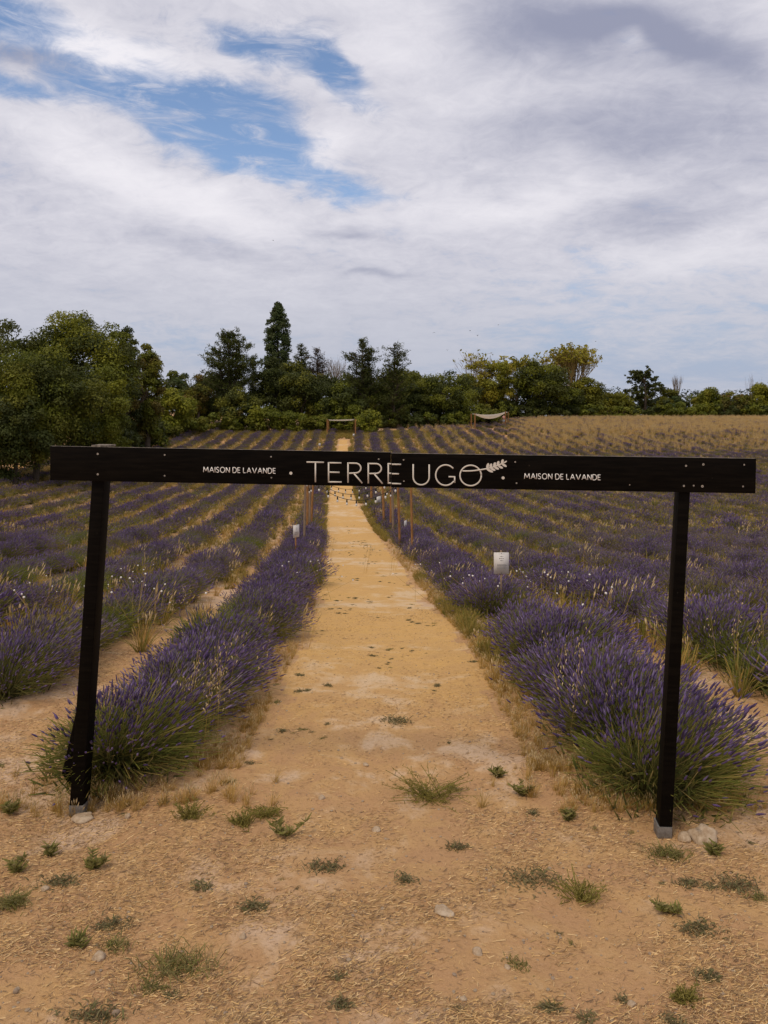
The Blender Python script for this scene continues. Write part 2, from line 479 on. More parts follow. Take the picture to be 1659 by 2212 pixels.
def bush_parts(rng, n, Rr, H, pal, stempal, fl=1.0, nfol=260, lod=0, lean=.33, low=.24):
    """two meshes of a lavender plant: stems with leaves, and its flower spikes"""
    st, fw = MB(), MB()
    ph = rng.uniform(0, 2 * math.pi, n)
    th = np.arccos(1 - rng.uniform(0, 1, n) ** .9 * (1 - math.cos(rad(80))))
    rr = rng.uniform(.80, 1.06, n)
    lump = 1 + .10 * np.sin(ph * 3 + rng.uniform(0, 6)) * np.sin(th * 2)
    # stems gather in tufts that reach unevenly
    K = 30
    cph = rng.uniform(0, 6.283, K); cth = np.arccos(1 - rng.uniform(0, 1, K) * (1 - math.cos(rad(78)))); cl = rng.uniform(.78, 1.14, K)
    ci = rng.integers(0, K, n); tuf = rng.uniform(0, 1, n) < .68
    ph = np.where(tuf, cph[ci] + rng.normal(0, .20, n) / np.maximum(.35, np.sin(cth[ci])), ph)
    th = np.where(tuf, np.clip(np.abs(cth[ci] + rng.normal(0, .17, n)), 0, 1.42), th); rr = np.where(tuf, rr * cl[ci], rr)
    tip = np.stack([Rr * np.sin(th) * np.cos(ph) * rr * lump, Rr * np.sin(th) * np.sin(ph) * rr * lump, H * (.20 + .80 * np.cos(th)) * rr], 1)
    tip[:, 0] += lean * tip[:, 2] * rng.uniform(.6, 1.4, n)
    b0 = np.stack([np.cos(ph) * rng.uniform(.02, .16, n), np.sin(ph) * rng.uniform(.02, .16, n), rng.uniform(0, .06, n)], 1)
    mid = b0 * .45 + tip * .55 + rng.normal(size=(n, 3)) * .03 * Rr; mid[:, 2] += .07 * H + .03 * rng.uniform(-1, 1, n)
    bent = rng.uniform(0, 1, n) < .10; tip[bent, 2] -= rng.uniform(.05, .22, bent.sum()) * H; tip[:, 2] = np.maximum(tip[:, 2], .03)
    sw = .0045 if lod == 0 else .012
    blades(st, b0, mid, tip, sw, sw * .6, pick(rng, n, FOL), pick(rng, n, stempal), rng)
    # silvery leaves low in the plant
    m = nfol
    ph2 = rng.uniform(0, 6.283, m); th2 = np.arccos(1 - rng.uniform(0, 1, m) * .95); q = rng.uniform(.45, .8, m)
    pb = np.stack([Rr * q * np.sin(th2) * np.cos(ph2), Rr * q * np.sin(th2) * np.sin(ph2), H * .75 * q * np.cos(th2) + .02], 1)
    dv = np.stack([np.cos(ph2) * .5, np.sin(ph2) * .5, np.full(m, .8)], 1) + rng.normal(size=(m, 3)) * .35
    dv /= np.linalg.norm(dv, axis=1)[:, None]
    ll = rng.uniform(.05, .11, m)[:, None] * (1 if lod == 0 else 1.5)
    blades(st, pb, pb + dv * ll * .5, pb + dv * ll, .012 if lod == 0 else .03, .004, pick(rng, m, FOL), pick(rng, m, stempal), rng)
    kf = rng.uniform(0, 1, n) < fl
    kf &= rng.uniform(0, 1, n) < sstep((tip[:, 2] / H - low) / .30) * .95 + .05
    p = tip[kf]; d = (tip - mid)[kf]; d = d / np.linalg.norm(d, axis=1)[:, None]; d[:, 2] += .25; d[:, 0] += .12
    nf = len(p)
    if lod == 0:
        spikes(fw, p, d, rng.uniform(.028, .060, nf), rng.uniform(.0045, .0068, nf), pick(rng, nf, pal, .28), rng)
    else:
        spikes(fw, p, d, rng.uniform(.06, .11, nf), rng.uniform(.012, .018, nf), pick(rng, nf, pal), rng, 3, ((0, .4), (.4, 1.), (1., .1)))
    return st, fw


def join(*mbs):
    o = MB()
    for m in mbs:
        off = o.n
        for v, f, c, mi in zip(m.v, m.f, m.c, m.mi):
            o.v.append(v); o.c.append(c); o.mi.append(mi)
        for f in m.f: o.f.append(f + off)
        o.n += m.n
    return o


NEAR = []      # (stems mesh, flowers mesh) ; 0-3 violet, 4-6 greyish, 7-8 green
for i in range(11):
    rng = np.random.default_rng(100 + i)
    if i < 4: a = bush_parts(rng, 1800, .60 + .06 * rng.uniform(-1, 1), .50, VIOLET, STEM + GREEN[:1], .94)
    elif i < 7: a = bush_parts(rng, 1500, .58, .47, GREYV + VIOLET[:2], STEM + OLIVE, .74, low=.34)
    elif i < 9: a = bush_parts(rng, 1000, .55, .46, GREYV, GREEN, .22, 420)
    else: a = bush_parts(rng, 1900, .60, .50, VIOLET, GREEN + GREEN + OLIVE, .92, 700, low=.52, lean=.36)
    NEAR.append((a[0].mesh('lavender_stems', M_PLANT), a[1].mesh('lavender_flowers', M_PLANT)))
FAR = []
for i in range(8):
    rng = np.random.default_rng(200 + i)
    if i < 3: a = bush_parts(rng, 230, .58, .48, VIOLET, STEM, .92, 120, 1, low=.25)
    elif i < 6: a = bush_parts(rng, 220, .56, .46, GREYV + VIOLET[:1], STEM + OLIVE, .72, 120, 1, low=.36)
    else: a = bush_parts(rng, 220, .54, .44, GREYV, OLIVE + GREEN, .25, 150, 1)
    FAR.append(join(*a).mesh('far_lavender', M_PLANT))


def tuft(rng, n, h, spread, pal, w=.005, head=0.0, headpal=None, curl=.3):
    mb = MB()
    ph = rng.uniform(0, 6.283, n); hh = h * rng.uniform(.5, 1.1, n); sp = spread * rng.uniform(.1, 1, n)
    b = np.stack([np.cos(ph) * .05 * rng.uniform(0, 1, n), np.sin(ph) * .05 * rng.uniform(0, 1, n), np.zeros(n) - .01], 1)
    t = np.stack([np.cos(ph) * sp + .12 * hh, np.sin(ph) * sp, hh * (1 - curl * sp / spread)], 1)
    m = b * .5 + t * .5; m[:, 2] += .12 * hh
    c = pick(rng, n, pal)
    blades(mb, b, m, t, w, w * .4, c * .8, c, rng)
    if head:
        kf = rng.uniform(0, 1, n) < head; d = (t - m)[kf]; d[:, 2] += .05; nf = int(kf.sum())
        spikes(mb, t[kf], d, rng.uniform(.05, .11, nf), rng.uniform(.006, .010, nf), pick(rng, nf, headpal or pal), rng, 3)
    return mb


rg = np.random.default_rng(31)
CREAM = [(.60, .45, .23), (.50, .37, .18), (.66, .52, .31)]
GR_DRY = [tuft(rg, 46, .34, .20, GOLD, .006, .25, CREAM).mesh('dry_grass_tuft', M_DRY) for _ in range(3)]
GR_TALL = [tuft(rg, 40, .62, .22, GOLD + CREAM[:1], .009, .5, CREAM, .2).mesh('tall_grass_tuft', M_DRY) for _ in range(3)]
GR_OLIVE = [tuft(rg, 55, .36, .26, OLIVE + GOLD[:1] + GREEN[:1], .009, .15, OLIVE).mesh('weed_tuft', M_PLANT) for _ in range(3)]
GR_PLUME = [tuft(rg, 9, .78, .16, GOLD[:2], .004, 1.0, [(.80, .70, .50), (.74, .62, .40)], .15) for _ in range(3)]
# cream plumes are fatter than seed heads
PLUMES = []
for i in range(3):
    mb = MB(); n = 9
    ph = rg.uniform(0, 6.283, n); hh = rg.uniform(.48, .74, n)
    b = np.stack([np.cos(ph) * .08, np.sin(ph) * .08, 0 * hh], 1); t = np.stack([np.cos(ph) * .14 + .10, np.sin(ph) * .14, hh], 1)
    blades(mb, b, (b + t) / 2, t, .004, .003, pick(rg, n, GOLD), pick(rg, n, GOLD), rg)
    spikes(mb, t, t - b + np.array([.15, 0, 0]), rg.uniform(.08, .15, n), rg.uniform(.009, .013, n), pick(rg, n, CREAM), rg, 4)
    PLUMES.append(mb.mesh('plume_grass_tuft', M_DRY))

# ------------------------------------------------------------------ lavender rows
SP = 1.83
OFF0 = 1.66


def row_u(i):            # i = ±1, ±2 ...
    return math.copysign(OFF0 + (abs(i) - 1) * SP, i)


plants = []              # row, x, y, variant family noise
for i in list(range(-12, 0)) + list(range(1, 36)):
    u = row_u(i)
    v0 = {1: 4.62, -1: 4.95, 2: 5.2, -2: 5.4}.get(i, 5.0)
    v1 = 98 if u < 8 else min(128, 98 + (u - 8) * 2.2)
    v = v0
    rr_ = np.random.default_rng(500 + i)
    while v < v1:
        x = u + float(PC(v)) + rr_.normal() * .10
        plants.append((i, x, v + rr_.normal() * .05, rr_.uniform(), rr_.uniform(), rr_.uniform()))
        v += rr_.uniform(.44, .60)
        if rr_.uniform() < .035 and v > 8: v += .45
P_ = np.array(plants)
keep = in_frame(P_[:, 1], P_[:, 2])
P_ = P_[keep]
P_ = P_[np.argsort(P_[:, 2])]
zP = terr(P_[:, 1], P_[:, 2])
fam = vnoise(P_[:, 1] * .5 + 30, P_[:, 2] * .22, 21) * .55 + P_[:, 3] * .45
grn = vnoise(P_[:, 1] * .7, P_[:, 2] * .7, 22) * .6 + P_[:, 4] * .4


def family(f, g, far):
    if g > .64: return (6, 7)[int(f * 100) % 2] if far else (7, 8)[int(f * 100) % 2]
    if f > .57: return int(f * 997) % 3 if far else int(f * 997) % 4
    return 3 + int(f * 997) % 3 if far else 4 + int(f * 997) % 3


ORD = ['', 'first', 'second', 'third', 'fourth', 'fifth', 'sixth', 'seventh', 'eighth', 'ninth', 'tenth', 'eleventh', 'twelfth', 'thirteenth', 'fourteenth']
vis = in_frame(P_[:, 1], P_[:, 2], mx=30)
near_ids = np.where(vis)[0][:292]
near_set = set(near_ids.tolist())
first_seen = {}
TENS = {20: 'twentieth', 30: 'thirtieth', 40: 'fortieth', 50: 'fiftieth'}
TEEN = ['fifteenth', 'sixteenth', 'seventeenth', 'eighteenth', 'nineteenth']


def ordinal(n):
    if n < 15: return ORD[n]
    if n < 20: return TEEN[n - 15]
    if n % 10 == 0: return TENS[n]
    return {2: 'twenty', 3: 'thirty', 4: 'forty', 5: 'fifty'}[n // 10] + '-' + ORD[n % 10]


count_in_row = {}
for n_, j in enumerate(near_ids):
    i, x, y, a_, b_, c_ = P_[j]; i = int(i)
    if i == 1 and i not in first_seen: x += .14
    kf = family(fam[j], grn[j], False)
    front = i not in first_seen
    if front and abs(i) == 1: kf = 9 if i < 0 else 10
    s_ = .82 + .34 * c_
    if abs(i) == 1 and not front: s_ = .88 + .26 * c_; x += .06 * (i > 0); kf = int(fam[j] * 997) % 4 if (kf >= 7 and grn[j] < .84) or fam[j] > (.36 if i < 0 else .52) else kf
    if front and abs(i) == 1: s_ = 1.1
    if (i == 1 and 8.9 < y < 10.55) or (i == -1 and 16.6 < y < 18.2): s_ *= .36; kf = 7 + n_ % 2
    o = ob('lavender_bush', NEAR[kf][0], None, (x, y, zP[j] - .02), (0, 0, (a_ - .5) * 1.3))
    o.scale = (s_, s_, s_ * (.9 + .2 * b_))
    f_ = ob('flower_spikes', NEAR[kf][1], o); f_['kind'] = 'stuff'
    side = 'left' if i < 0 else 'right'
    word = ORD[abs(i)]
    if front and abs(i) == 1:
        tag(o, f'green based violet lavender bush growing around the foot of the {side} gate post', 'lavender bush', f'lavender bushes of the {word} row {side} of the path')
    else:
        look = 'green' if kf in (7, 8) else ('violet' if kf < 4 else 'greyish')
        tag(o, f'{ordinal(count_in_row.get(i, 0) + 1)} bush from the front of the {word} lavender row {side} of the path, {look}', 'lavender bush', f'lavender bushes of the {word} row {side} of the path')
    count_in_row[i] = count_in_row.get(i, 0) + 1
    first_seen[i] = True

fi = np.array([j for j in range(len(P_)) if j not in near_set])
# far to the right the rows are overgrown and thin out
uF = P_[fi, 1] - PC(P_[fi, 2])
thin = (uF > 9) & (P_[fi, 2] > 78) & (P_[fi, 5] < .42 * np.clip((P_[fi, 2] - 78) / 25, 0, 1) + .12)
fi = fi[~thin]
scF = (.80 + .34 * P_[fi, 5])
scatter('far_lavender', FAR, np.stack([P_[fi, 1], P_[fi, 2], zP[fi] - .02], 1),
        np.stack([0 * fi, 0 * fi, (P_[fi, 3] - .5) * 1.6], 1), np.stack([scF, scF, scF], 1), [family(fam[j], grn[j], True) for j in fi])

# ------------------------------------------------------------------ grasses and weeds of the field
def field_points(n, rng, v0, v1, power=1.0):
    v = v0 + (v1 - v0) * rng.uniform(0, 1, n) ** power
    x = rng.uniform(-.56, .56, n) * v * 1.02
    return x, v


def row_dist(x, v):
    u = np.abs(x - PC(v)); q = (u - OFF0) / SP
    d = np.abs(q - np.round(q)) * SP
    return np.where(u < OFF0, OFF0 - u, d), x - PC(v)


rg = np.random.default_rng(77)
pos, idx, scl = [], [], []
def put(x, v, k0, nk, s0, s1, rng=rg):
    pos.append(np.stack([x, v, terr(x, v) - .01], 1)); idx.append(k0 + rng.integers(0, nk, len(x)))
    scl.append(rng.uniform(s0, s1, len(x)))


# between the rows
x, v = field_points(26000, rg, 5.2, 92, .8)
d, u = row_dist(x, v)
w = vnoise(x * .6, v * .3, 31)
ok = (d > .38) & (np.abs(u) > 1.45) & (u > -21.5) & (rg.uniform(0, 1, len(x)) < np.clip(.20 + (v - 20) / 32, .20, 1) * (.4 + w))
ok &= ~((u < 0) & (v < 48) & (rg.uniform(0, 1, len(x)) < .5))
put(x[ok], v[ok], 0, 3, .55, 1.1)
# dry grass round the feet of the front bushes
x = rg.choice([-1.62, 1.62], 260) + rg.normal(0, .42, 260); v = 4.35 + np.abs(rg.normal(0, .22, 260)); put(x, v, 0, 3, .12, .36)
x, v = field_points(46000, rg, 7, 92, .72)
d, u = row_dist(x, v)
w = vnoise(x * .5 + 40, v * .3, 32)
ok = (d > .34) & (np.abs(u) > np.interp(v, [30, 62, 90], [1.45, .9, .7])) & (u > -21.5) & (rg.uniform(0, 1, len(x)) < np.clip((v - 4) / 34, .22, 1) * (.25 + 1.1 * w))
ok &= ~((u < 0) & (v < 48) & (rg.uniform(0, 1, len(x)) < .6))
put(x[ok], v[ok], 6, 3, .6, 1.15)
x, v = field_points(9000, rg, 6, 60, .8); d, u = row_dist(x, v); w = vnoise(x * .8 + 7, v * .5, 39)
ok = (u > 1.9) & (d > .25) & (rg.uniform(0, 1, len(x)) < (w - .25) * 1.3)
put(x[ok], v[ok], 6, 3, .7, 1.25)
# edges of the path
v = 4.9 + 75 * rg.uniform(0, 1, 5200) ** 1.5; sgn = np.where(rg.uniform(0, 1, 5200) < .5, -1, 1)
x = PC(v) + sgn * (np.interp(v, [30, 62, 90], [.96, .72, .58]) + np.abs(rg.normal(0, .20, 5200)))
q_ = vnoise(v * .9, sgn * 5, 34) + rg.uniform(-.2, .2, 5200) > .36; x, v = x[q_], v[q_]
far_ = v > 24
put(x[~far_], v[~far_], 0, 3, .10, .30); put(x[far_], v[far_], 6, 3, .25, .75)
v = rg.uniform(6.5, 17, 420); x = PC(v) + 1.02 + np.abs(rg.normal(0, .16, 420)); q_ = vnoise(v * 1.3, v * 0, 37) > .38
put(x[q_], v[q_], 0, 3, .2, .5); put(x[~q_], v[~q_], 6, 3, .3, .6)
# golden far slope on the right and the field's far and left margins
x = rg.uniform(2, 76, 17000); v = rg.uniform(74, 131, 17000)
u = x - PC(v)
ok = in_frame(x, v) & (u > 7 + (rg.uniform(0, 1, len(x)) * 8)) & (v < 92 + np.maximum(u - 4, 0) * 2.6) & (rg.uniform(0, 1, len(x)) < np.clip((v - 70) / 26, .1, 1) * np.clip((u - 4) / 14, .1, 1))
lowg = np.exp(-((CX + F * x / v - 1058) / 62) ** 2) * (v > 84)
put(x[ok], v[ok], 3, 3, .8, 1.35); scl[-1] *= 1 - .72 * lowg[ok]
x = rg.uniform(-27, 10, 3000); v = rg.uniform(88, 96, 3000)
put(x, v, 6, 3, .8, 1.3)
v = rg.uniform(30, 92, 3000); x = PC(v) - 23.3 + rg.choice([-1, 1], 3000) * rg.uniform(1.4, 2.6, 3000)
put(x, v, 0, 3, .5, 1.0)
pos = np.concatenate(pos); idx = np.concatenate(idx); scl = np.concatenate(scl)
ok = in_frame(pos[:, 0], pos[:, 1])
pos, idx, scl = pos[ok], idx[ok], scl[ok]
scatter('dry_grass', GR_DRY + GR_TALL + GR_OLIVE, pos, np.stack([0 * scl, 0 * scl, rg.uniform(-.8, .8, len(scl))], 1), np.stack([scl] * 3, 1), idx)

# cream plumes standing in patches among the lavender
pp = []
for (X, Y, n, sp_) in [(55, 1245, 26, .6), (90, 1240, 14, .5), (470, 1180, 30, .9), (420, 1200, 16, .6), (320, 1180, 8, .5), (60, 1130, 18, .9), (540, 1110, 18, 1.2), (640, 1170, 14, .5),
                       (575, 1290, 7, .3), (1275, 1235, 14, .5), (1400, 1265, 14, .5), (1645, 1275, 10, .4), (1200, 1190, 8, .6), (1500, 1215, 9, .5), (905, 1185, 16, .5),
                       (960, 1215, 10, .5), (1180, 1120, 10, 1.0), (1330, 1130, 10, 1.0), (1560, 1130, 12, 1.2), (1080, 1230, 9, .6), (700, 1100, 8, .6), (820, 1100, 10, .6)]:
    g = ground_at(X, Y, .55)
    pp += [(g.x + rg.normal() * sp_, g.y + rg.normal() * sp_ * .7) for _ in range(max(2, int(n * .42)))]
x, v = field_points(110, rg, 9, 90, .8); d, u = row_dist(x, v)
ok = (np.abs(u) > 1.3) & (u > -21); pp += list(zip(x[ok], v[ok]))
pp = np.array(pp); sc_ = rg.uniform(.5, .9, len(pp))
scatter('plume_grass', PLUMES, np.stack([pp[:, 0], pp[:, 1], terr(pp[:, 0], pp[:, 1])], 1), np.stack([0 * sc_, 0 * sc_, rg.uniform(-.7, .7, len(pp))], 1), np.stack([sc_] * 3, 1), rg.integers(0, 3, len(pp)))

# ------------------------------------------------------------------ trees
def leaf_cards(mb, rng, blobs, bcol, n, size, up=.35, shell=(.70, 1.05), aspect=1.5):
    """leaf-sized faces spread over and inside lumps of foliage"""
    blobs = np.asarray(blobs); bcol = np.asarray(bcol)
    w = blobs[:, 3] ** 2; w = w / w.sum()
    bi = rng.choice(len(blobs), n, p=w)
    d = rng.normal(size=(n, 3)); d /= np.linalg.norm(d, axis=1)[:, None]
    low = d[:, 2] < -.2
    d[low & (rng.uniform(0, 1, n) < .6), 2] *= -1
    r = (shell[1] + .04) - np.abs(rng.normal(0, .28, n)) + rng.normal(0, .07, n)
    inner = rng.uniform(0, 1, n) < .15; r[inner] *= rng.uniform(.3, .9, inner.sum())
    p = blobs[bi, :3] + d * (r * blobs[bi, 3])[:, None] * np.array([1, 1, .85])
    nn = d * .8 + rng.normal(size=(n, 3)) * .48 + np.array([0, 0, up * .6]); nn /= np.linalg.norm(nn, axis=1)[:, None]
    t = np.cross(nn, rng.normal(size=(n, 3))); t /= np.linalg.norm(t, axis=1)[:, None]
    b = np.cross(nn, t)
    s_ = (size * rng.uniform(.55, 1.35, n))[:, None]
    V = np.stack([p - t * s_ * .5 * aspect, p + b * s_ * .42 + t * s_ * .1, p + t * s_ * .5 * aspect, p - b * s_ * .42 + t * s_ * .1], 1)
    c = bcol[bi] * rng.uniform(.82, 1.2, (n, 1))
    mb.add(V.reshape(-1, 3), (np.arange(n) * 4)[:, None] + np.array([[0, 1, 2, 3]]), np.repeat(c, 4, 0))


def grow(mb, rng, p, d, ln, r, depth, tips, spread=.6, upw=.15, n=5, kids=(2, 4)):
    pts = [np.array(p)]; dd = np.array(d, float)
    for s_ in range(3):
        dd = dd + rng.normal(size=3) * .13 + np.array([0, 0, upw * .3]); dd /= np.linalg.norm(dd)
        pts.append(pts[-1] + dd * ln / 3)
    mb.tube(pts, np.linspace(r, r * .62, 4), n, cap=depth == 0)
    if depth == 0:
        tips.append(pts[-1]); return
    for c in range(rng.integers(*kids) + (1 if depth > 2 else 0)):
        nd = dd + rng.normal(size=3) * spread; nd[2] += upw; nd /= np.linalg.norm(nd)
        base = pts[2] * .4 + pts[3] * .6 if c else pts[3]
        grow(mb, rng, base, nd, ln * rng.uniform(.6, .82), r * .58, depth - 1, tips, spread, upw, max(3, n - 1), kids)


G_OLIVE = [(.135, .135, .015), (.155, .15, .018), (.115, .12, .015)]
G_DARK = [(.055, .068, .013), (.070, .080, .014), (.046, .056, .012)]
G_MID = [(.13, .145, .014), (.15, .16, .016), (.105, .122, .014)]
G_BRIGHT = [(.19, .195, .016), (.22, .22, .02), (.165, .178, .016)]
G_YELLOW = [(.26, .23, .02), (.30, .25, .028), (.22, .205, .02), (.17, .17, .016)]
G_BROWN = [(.14, .11, .022), (.16, .115, .024), (.11, .095, .02)]
G_POP = [(.05, .075, .022), (.065, .09, .028), (.075, .095, .035)]


def crown_blobs(rng, c, rx, ry, rz, m, rel, pal, flat=0.0):
    bl, bc = [], []
    for _ in range(m):
        d = rng.normal(size=3); d /= np.linalg.norm(d)
        q = rng.uniform(.45, .92)
        rb = rel * rng.uniform(.6, 1.35) * min(rx, rz)
        bl.append((c[0] + d[0] * rx * q, c[1] + d[1] * ry * q, max(rb * .7, c[2] + d[2] * rz * q), rb)); bc.append(pal[rng.integers(len(pal))])
    return bl, bc


def fit(bl, h, w):
    """stretch the lumps so that the crown just fills its height and width"""
    b = np.array(bl)
    b[:, 2] *= h / (b[:, 2] + b[:, 3] * .85).max()
    b[:, 0] *= w / np.percentile(np.abs(b[:, 0]) + b[:, 3], 97)
    return b


SEED = [1000]
def rngn(): SEED[0] += 1; return np.random.default_rng(SEED[0])


def place(X, v, topY):
    x = (X - CX) / F * v; z = tz(x, v)
    h = CZ - (topY - YH) / F * v - z
    return x, z, h


def broad(X, v, topY, wpx, pal, label, name='broadleaf_tree', cat='tree', n=9000, size=.2, rel=.27, m=46, lowfrac=.12, group=None, depthk=.9, skew=0.0):
    rng = rngn(); x, z, h = place(X, v, topY); w = wpx / F * v / 2
    o = empty(name, (x, v, z), label, cat, group)
    zb = h * lowfrac; cz = (h + zb) / 2; rz = (h - zb) / 2
    bl, bc = crown_blobs(rng, (skew * w, 0, cz), w * .90, w * depthk, rz * .92, int(m * 1.7), rel, pal); bl = fit(bl, h, w)
    mb = MB(); leaf_cards(mb, rng, bl, bc, int(n * (2.9 if v < 75 else 2.0)), size * (.56 if v < 75 else .66)); mb.build('crown', M_LEAF, o)
    tb = MB(); tips = []
    r0 = max(.06, h * .022)
    tb.tube([(0, 0, -.3), (.05 * w, 0, h * .2), (.02 * w, .1, h * .42)], [r0 * 1.25, r0, r0 * .8], 8, mi=0)
    for c in range(4):
        a = rng.uniform(0, 6.28)
        grow(tb, rng, (.02 * w, .05, h * rng.uniform(.25, .4)), (math.cos(a) * .7, math.sin(a) * .7, .8), h * .16, r0 * .5, 2, tips)
    tb.build('trunk', M_BARK, o)
    return o


def shrub(X, v, topY, wpx, pal, label, name='hedge_shrub', group=None, n=2600, size=.24, m=22):
    rng = rngn(); x, z, h = place(X, v, topY); w = wpx / F * v / 2
    o = empty(name, (x, v, z), label, 'shrub', group)
    bl, bc = crown_blobs(rng, (0, 0, h * .42), w * 1.0, w * .8, h * .56, int(m * 1.5), .36, pal); bl = fit(bl, h, w * 1.1)
    mb = MB(); leaf_cards(mb, rng, bl, bc, int(n * 1.45), size * .76); mb.build('foliage', M_LEAF, o)
    tb = MB()
    for c in range(5):
        a = rng.uniform(0, 6.28); q = w * .5
        tb.tube([(0, 0, -.15), (math.cos(a) * q * .5, math.sin(a) * q * .4, h * .35), (math.cos(a) * q, math.sin(a) * q * .8, h * .7)], [.05, .035, .015], 5)
    tb.build('stem', M_BARK, o)
    return o


def conifer(X, v, topY, wpx, label, pal=G_DARK, n=5200, size=.26, shape='cedar', lowfrac=.08, group=None):
    rng = rngn(); x, z, h = place(X, v, topY); w = wpx / F * v / 2
    o = empty('conifer_tree', (x, v, z), label, 'tree', group)
    tb, cb = MB(), MB(); ph_ = rng.uniform(0, 6.28, 4)
    lean = rng.normal() * .02 * h
    r0 = h * .02
    tb.tube([(0, 0, -.3), (lean * .5, 0, h * .5), (lean, 0, h * .99)], [r0, r0 * .6, .02], 7)
    P, D, Cc = [], [], []
    pal = np.array(pal)
    leaders = [(0., 1., 1.), (.30, .93, .62), (-.34, .84, .6), (.12, .80, .6)] if shape == 'cedar' else [(0., 1., 1.)]
    for (lx, lh, lw) in leaders:
        hh = h * (lowfrac if lx == 0 else .38); h2 = h * lh; ax = np.array([lx * w, rng.normal() * .1 * w, 0])
        if lx: tb.tube([(0, 0, h * .3), tuple(ax * .8 + (0, 0, h * .5)), tuple(ax + (0, 0, h2 * .98))], [r0 * .6, r0 * .4, .02], 5)
        while hh < h2 * .985:
            t = (hh / h2 - lowfrac) / (1 - lowfrac)
            L = w * lw * (1 - t) ** (.62 if shape == 'cedar' else .9) * 1.1 + .2
            for c in range(5 if lx == 0 else 3):
                a = rng.uniform(0, 6.283); ll = L * rng.uniform(.35, 1.15) * (1 + .4 * math.sin(a * 2 + ph_[0] + t * 7) * math.sin(t * 11 + ph_[1] + lx * 9))
                rise = rng.uniform(.15, .75) if shape == 'cedar' else rng.uniform(-.25, .15)
                p0 = np.array([lean * hh / h, 0, hh]) + ax * min(1, hh / h2 + .2); dr = np.array([math.cos(a), math.sin(a), rise])
                m_ = 6
                tt = np.linspace(0, 1, m_)
                pts = p0 + dr * (tt * ll)[:, None]; pts[:, 2] += .12 * ll * (tt ** 2 if shape == 'cedar' else -tt ** 2)
                pts[:, 2] = np.minimum(pts[:, 2], h2 * 1.01)
                tb.tube(pts, np.linspace(.05, .012, m_) * (h / 9), 4, cap=False)
                k_ = max(10, int(40 * ll / (w + .01)))
                q = rng.uniform(.15, 1.02, k_) ** .8
                pp_ = np.stack([np.interp(q, tt, pts[:, i_]) for i_ in range(3)], 1)
                side = np.array([-math.sin(a), math.cos(a), 0])
                pp_ += side * (rng.normal(size=(k_, 1)) * .16 * ll * (1.1 - q[:, None] * .7)) + rng.normal(size=(k_, 3)) * .06
                P.append(pp_); dv = dr * .8 + rng.normal(size=(k_, 3)) * .5 + np.array([0, 0, .15]); D.append(dv / np.linalg.norm(dv, axis=1)[:, None])
                Cc.append(np.repeat(pal[rng.integers(len(pal))][None] * rng.uniform(.75, 1.3), k_, 0))
            hh += h * (.035 if lx == 0 else .055) * rng.uniform(.7, 1.3)
    P, D, Cc = np.concatenate(P), np.concatenate(D), np.concatenate(Cc)
    P[:, 0] *= w / np.percentile(np.abs(P[:, 0]), 96)
    reps = max(1, int(round(n * 2.6 / len(P)))); size = size * .66
    P = np.repeat(P, reps, 0) + rng.normal(size=(len(P) * reps, 3)) * .15; D = np.repeat(D, reps, 0) + rng.normal(size=(len(P), 3)) * .35; Cc = np.repeat(Cc, reps, 0)
    D /= np.linalg.norm(D, axis=1)[:, None]
    nn = np.cross(D, rng.normal(size=D.shape)); nn /= np.linalg.norm(nn, axis=1)[:, None]
    s_ = (size * rng.uniform(.6, 1.4, len(P)))[:, None]
    V = np.stack([P - D * s_ * .5, P + nn * s_ * .16, P + D * s_ * .8, P - nn * s_ * .16], 1)
    Cc = Cc * rng.uniform(.8, 1.25, (len(P), 1))
    cb.add(V.reshape(-1, 3), (np.arange(len(P)) * 4)[:, None] + np.array([[0, 1, 2, 3]]), np.repeat(Cc, 4, 0))
    cb.build('crown', M_LEAF, o); tb.build('trunk', M_BARK, o)
    return o


def bare(X, v, topY, label, spread=.35, depth=4, stems=3, leaf=None, n=0, wk=1.0, base_r=.09, name='bare_tree', twig=None, size=.3, kids=(2, 4), upw=.25):
    rng = rngn(); x, z, h = place(X, v, topY)
    o = empty(name, (x, v, z), label, 'tree')
    tb = MB(); tips = []
    for c in range(stems):
        a = rng.uniform(0, 6.28)
        dd = np.array([math.cos(a) * .3 * wk, math.sin(a) * .3 * wk, 1.0]); dd /= np.linalg.norm(dd)
        grow(tb, rng, (math.cos(a) * .2, math.sin(a) * .2, -.2), dd, h * .36, base_r * h / 7, depth, tips, spread, upw, 5, kids)
    allp = np.concatenate(tb.v); top = allp[:, 2].max(); s_ = h / top
    tb.v = [q * np.array([wk * s_, wk * s_, s_]) for q in tb.v]
    tb.build('trunk', twig or M_TWIG, o)
    if n:
        tp = np.array(tips) * np.array([wk * s_, wk * s_, s_])
        mb = MB(); pal = leaf
        tp = tp[tp[:, 2] > h * .3]
        bl = [(*q, rng.uniform(.25, .6)) for q in tp]; bc = [pal[rng.integers(len(pal))] for _ in tp]
        leaf_cards(mb, rng, bl, bc, n, size, shell=(.2, 1.1), aspect=2.2); mb.build('crown', M_LEAF, o)
    return o


